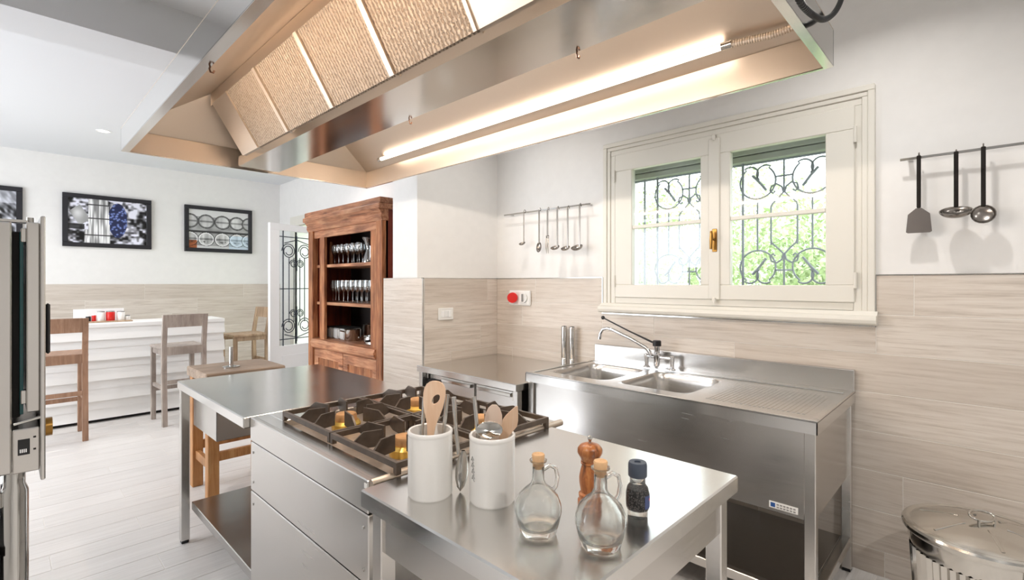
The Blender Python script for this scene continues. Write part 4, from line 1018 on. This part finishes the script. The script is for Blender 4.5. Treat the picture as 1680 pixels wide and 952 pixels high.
mm.xf(Matrix.Translation(P1(c2, -.006, -.02, .184)) @ Matrix.Rotation(TH*-1, 4, 'Z') @ Matrix.Rotation(1.0, 4, 'X') @ Matrix.Diagonal((1.5, 1, 1, 1))); mm.obj('bowl', M_pol, sl, 60)
# oil bottles
def bottle(x, y, lab, s=1.0):
    t = thing('oil_bottle', lab, 'bottle', (x, y, TZ_), 'glass oil bottles')
    o = [(.034, 0), (.040, .004), (.046, .025), (.0515, .05), (.0505, .066), (.043, .085), (.030, .098), (.018, .108), (.0135, .118), (.0128, .150), (.0135, .155), (.019, .158), (.0195, .161)]
    i = [(.0165, .161), (.0105, .155), (.0105, .118), (.015, .107), (.028, .094), (.041, .081), (.048, .064), (.0488, .05), (.0435, .026), (.037, .018), (.02, .0145), (.001, .016)]
    MB().lathe([(r*s, z*s) for r, z in o+i], 40, (x, y, TZ_+.001), True, False).obj('body', M_glass, t, 60)
    d = R_*.9+F_*.35; d.normalize()
    c = Vector((x, y, TZ_)); hp = [c+d*.012*s+U_*.138*s, c+d*.028*s+U_*.146*s, c+d*.042*s+U_*.138*s, c+d*.047*s+U_*.118*s, c+d*.043*s+U_*.098*s, c+d*.036*s+U_*.09*s]
    MB().tube(hp, [.004, .0045, .0048, .0048, .0048, .005], 10).obj('handle', M_glass, t, 60)
    MB().lathe([(.0095*s, .143*s), (.0125*s, .158*s), (.0145*s, .172*s), (.013*s, .175*s), (.001, .176*s)], 24, (x, y, TZ_), True, False).obj('cork', M_cork, t, 40)
bottle(.818, .712, 'glass oil bottle with cork, nearer the utensil crocks'); bottle(.866, .582, 'glass oil bottle with cork, in front of the pepper mill', 1.03)
pm = thing('pepper_mill', 'turned olive wood pepper mill behind the front bottle', 'mill', (1.003, .705, TZ_))
pc = (1.003, .705, TZ_)
MB().lathe([(.029, 0), (.030, .004), (.030, .018), (.026, .022), (.0275, .028), (.0275, .034), (.022, .038), (.026, .06), (.0265, .075), (.022, .095), (.019, .105), (.0225, .108), (.0225, .112), (.019, .114)], 32, pc).obj('body', M_olive, pm, 40)
MB().lathe([(.021, .1145), (.0225, .120), (.026, .126), (.0305, .134), (.030, .144), (.024, .152), (.012, .157), (.001, .158)], 32, pc, True, False).obj('head', M_olive, pm, 40)
MB().lathe([(.004, .157), (.003, .162), (.0055, .166), (.006, .170), (.004, .175), (.001, .176)], 16, pc, False, False).obj('finial', M_pol, pm, 50)
sg = thing('pepper_grinder', 'small glass pepper grinder with grey cap and blue label', 'grinder', (1.043, .597, TZ_)); sc_ = (1.043, .597, TZ_)
MB().lathe([(.0215, 0), (.0235, .003), (.0235, .015), (.0265, .022), (.0275, .030), (.0275, .055), (.024, .07), (.018, .078), (.018, .095)], 28, sc_).obj('body', M_glass, sg, 50)
MB().lathe([(.021, .018), (.0245, .024), (.0255, .05), (.022, .066)], 24, sc_).obj('peppercorns', M_pepper, sg, 50)
m = MB()
for i in range(9):
    a0 = -TH+PI*1.05+i*.13+1.8; a1 = a0+.13; r = .0279
    m.face([(sc_[0]+r*math.cos(a0), sc_[1]+r*math.sin(a0), TZ_+.026), (sc_[0]+r*math.cos(a1), sc_[1]+r*math.sin(a1), TZ_+.026), (sc_[0]+r*math.cos(a1), sc_[1]+r*math.sin(a1), TZ_+.056), (sc_[0]+r*math.cos(a0), sc_[1]+r*math.sin(a0), TZ_+.056)])
lb = m.obj('label_band', plain('label_navy', (72, 84, 128), .5), sg)
m = MB()
for i in range(3):
    a0 = -TH+PI*1.05+2.3+i*.13; a1 = a0+.13; r = .0282
    m.face([(sc_[0]+r*math.cos(a0), sc_[1]+r*math.sin(a0), TZ_+.043), (sc_[0]+r*math.cos(a1), sc_[1]+r*math.sin(a1), TZ_+.043), (sc_[0]+r*math.cos(a1), sc_[1]+r*math.sin(a1), TZ_+.048), (sc_[0]+r*math.cos(a0), sc_[1]+r*math.sin(a0), TZ_+.048)])
m.obj('label_mark', M_red, lb)
MB().lathe([(.0205, .094), (.022, .096), (.022, .122), (.020, .128), (.008, .128), (.007, .124), (.001, .124)], 28, sc_, True, False).obj('cap', plain('grinder_cap', (66, 74, 88), .5), sg, 40)

# ------------------------------------------------------------------ galvanised bin
bn = thing('trash_bin', 'round galvanised steel bin with ribbed sides in the right corner', 'bin', (2.61, .02, 0)); bc = (2.61, .02, 0); RZ = .50
MB().lathe([(.185, 0), (.188, .01), (.188, .03)], 96, bc, True, False).lathe([(.195, .03), (.218, .40)], 96, bc, False, False, 1, .010).lathe([(.212, .40), (.222, .43), (.224, .485)], 96, bc, False, False).obj('body', M_galv, bn, 60)
ldp = MB().lathe([(.236, .470), (.242, .478), (.243, .492), (.238, RZ), (.228, RZ+.004), (.215, RZ), (.195, RZ+.008), (.10, RZ+.03), (.001, RZ+.038)], 64, bc, False, False).obj('lid', M_galv, bn, 35)
for i in range(6):
    a = i*PI/3+.3
    MB().tube([(bc[0]+.07*math.cos(a), bc[1]+.07*math.sin(a), RZ+.031), (bc[0]+.13*math.cos(a), bc[1]+.13*math.sin(a), RZ+.016), (bc[0]+.19*math.cos(a), bc[1]+.19*math.sin(a), RZ+.004)], [.006, .010, .008], 8, flat=1).obj('lid_rib', M_galv, ldp, 60)
hp = [P1(Vector(bc), .045*math.cos(a), .022*math.sin(a)-.0, RZ+.058+.012*math.sin(a)) for a in [i*2*PI/20 for i in range(20)]]
MB().tube(hp, .0045, 8, closed=True).obj('lid_handle', M_galv, ldp, 50)
for s in (-1, 1): MB().tube([P1(Vector(bc), s*.03, -.018, RZ+.034), P1(Vector(bc), s*.03, -.020, RZ+.052)], .005, 6).obj('handle_clip', M_galv, ldp)
hq = [P1(Vector(bc), .05*math.cos(a), -.228-.015*math.sin(-a), .44+.035*math.sin(a)) for a in [PI+i*PI/10 for i in range(11)]]
MB().tube(hq, .004, 8).obj('side_handle', M_galv, bn, 50); MB().box(-.06, .06, -.004, .004, -.016, .016, .002).xf(Matrix.Translation(P1(Vector(bc), 0, -.226, .443)) @ Matrix.Rotation(-TH, 4, 'Z')).obj('handle_bracket', M_galv, bn)

# ------------------------------------------------------------------ garden outside
MB().box(XR+WT, 14, -8, 16, -.2, -.12).obj('garden_ground', M_lawn, None, kind='structure')
def shrub(x, y, rx, rz, n, lab, seed):
    r = np.random.default_rng(seed); t = thing('garden_shrub', lab, 'shrub', (x, y, -.12), 'shrubs outside the window')
    V, Fc = [], []
    for i in range(n):
        d = r.normal(size=3); d /= np.linalg.norm(d); q = r.random()**.5
        c = np.array([x+d[0]*rx*q, y+d[1]*rx*q, .1+rz+d[2]*rz*q]); a = r.normal(size=3); a /= np.linalg.norm(a); b = np.cross(a, r.normal(size=3)); b /= np.linalg.norm(b)
        s = .025+.03*r.random(); k = len(V)
        V += [c-a*s, c-b*s*.45, c+a*s, c+b*s*.45]; Fc.append((k, k+1, k+2, k+3))
    me = bpy.data.meshes.new('foliage'); me.from_pydata([list(map(float, np.array(v)-np.array([x, y, -.12]))) for v in V], [], Fc); me.materials.append(M_leaf)
    o = bpy.data.objects.new('foliage', me); COL.objects.link(o); o.parent = t
    MB().cyl((x, y, -.12), (x, y, rz), .04, 8).obj('stem', M_bark, t)
for i, (x, y, rx, rz, lab) in enumerate(((6.2, 3.6, 1.0, 1.35, 'bushy green shrub seen through the left window sash'), (6.6, 1.5, 1.0, 1.25, 'bushy green shrub seen through the middle of the window'), (7.0, -.6, 1.0, 1.1, 'lower green shrub seen through the right window sash'),
                                     (9.0, 3.4, 1.6, 1.9, 'tall green shrub behind the others outside the window'), (6.4, 14.5, 1.6, 1.6, 'green shrub outside the garden door'))):
    shrub(x, y, rx, rz, 9000, lab, 40+i)
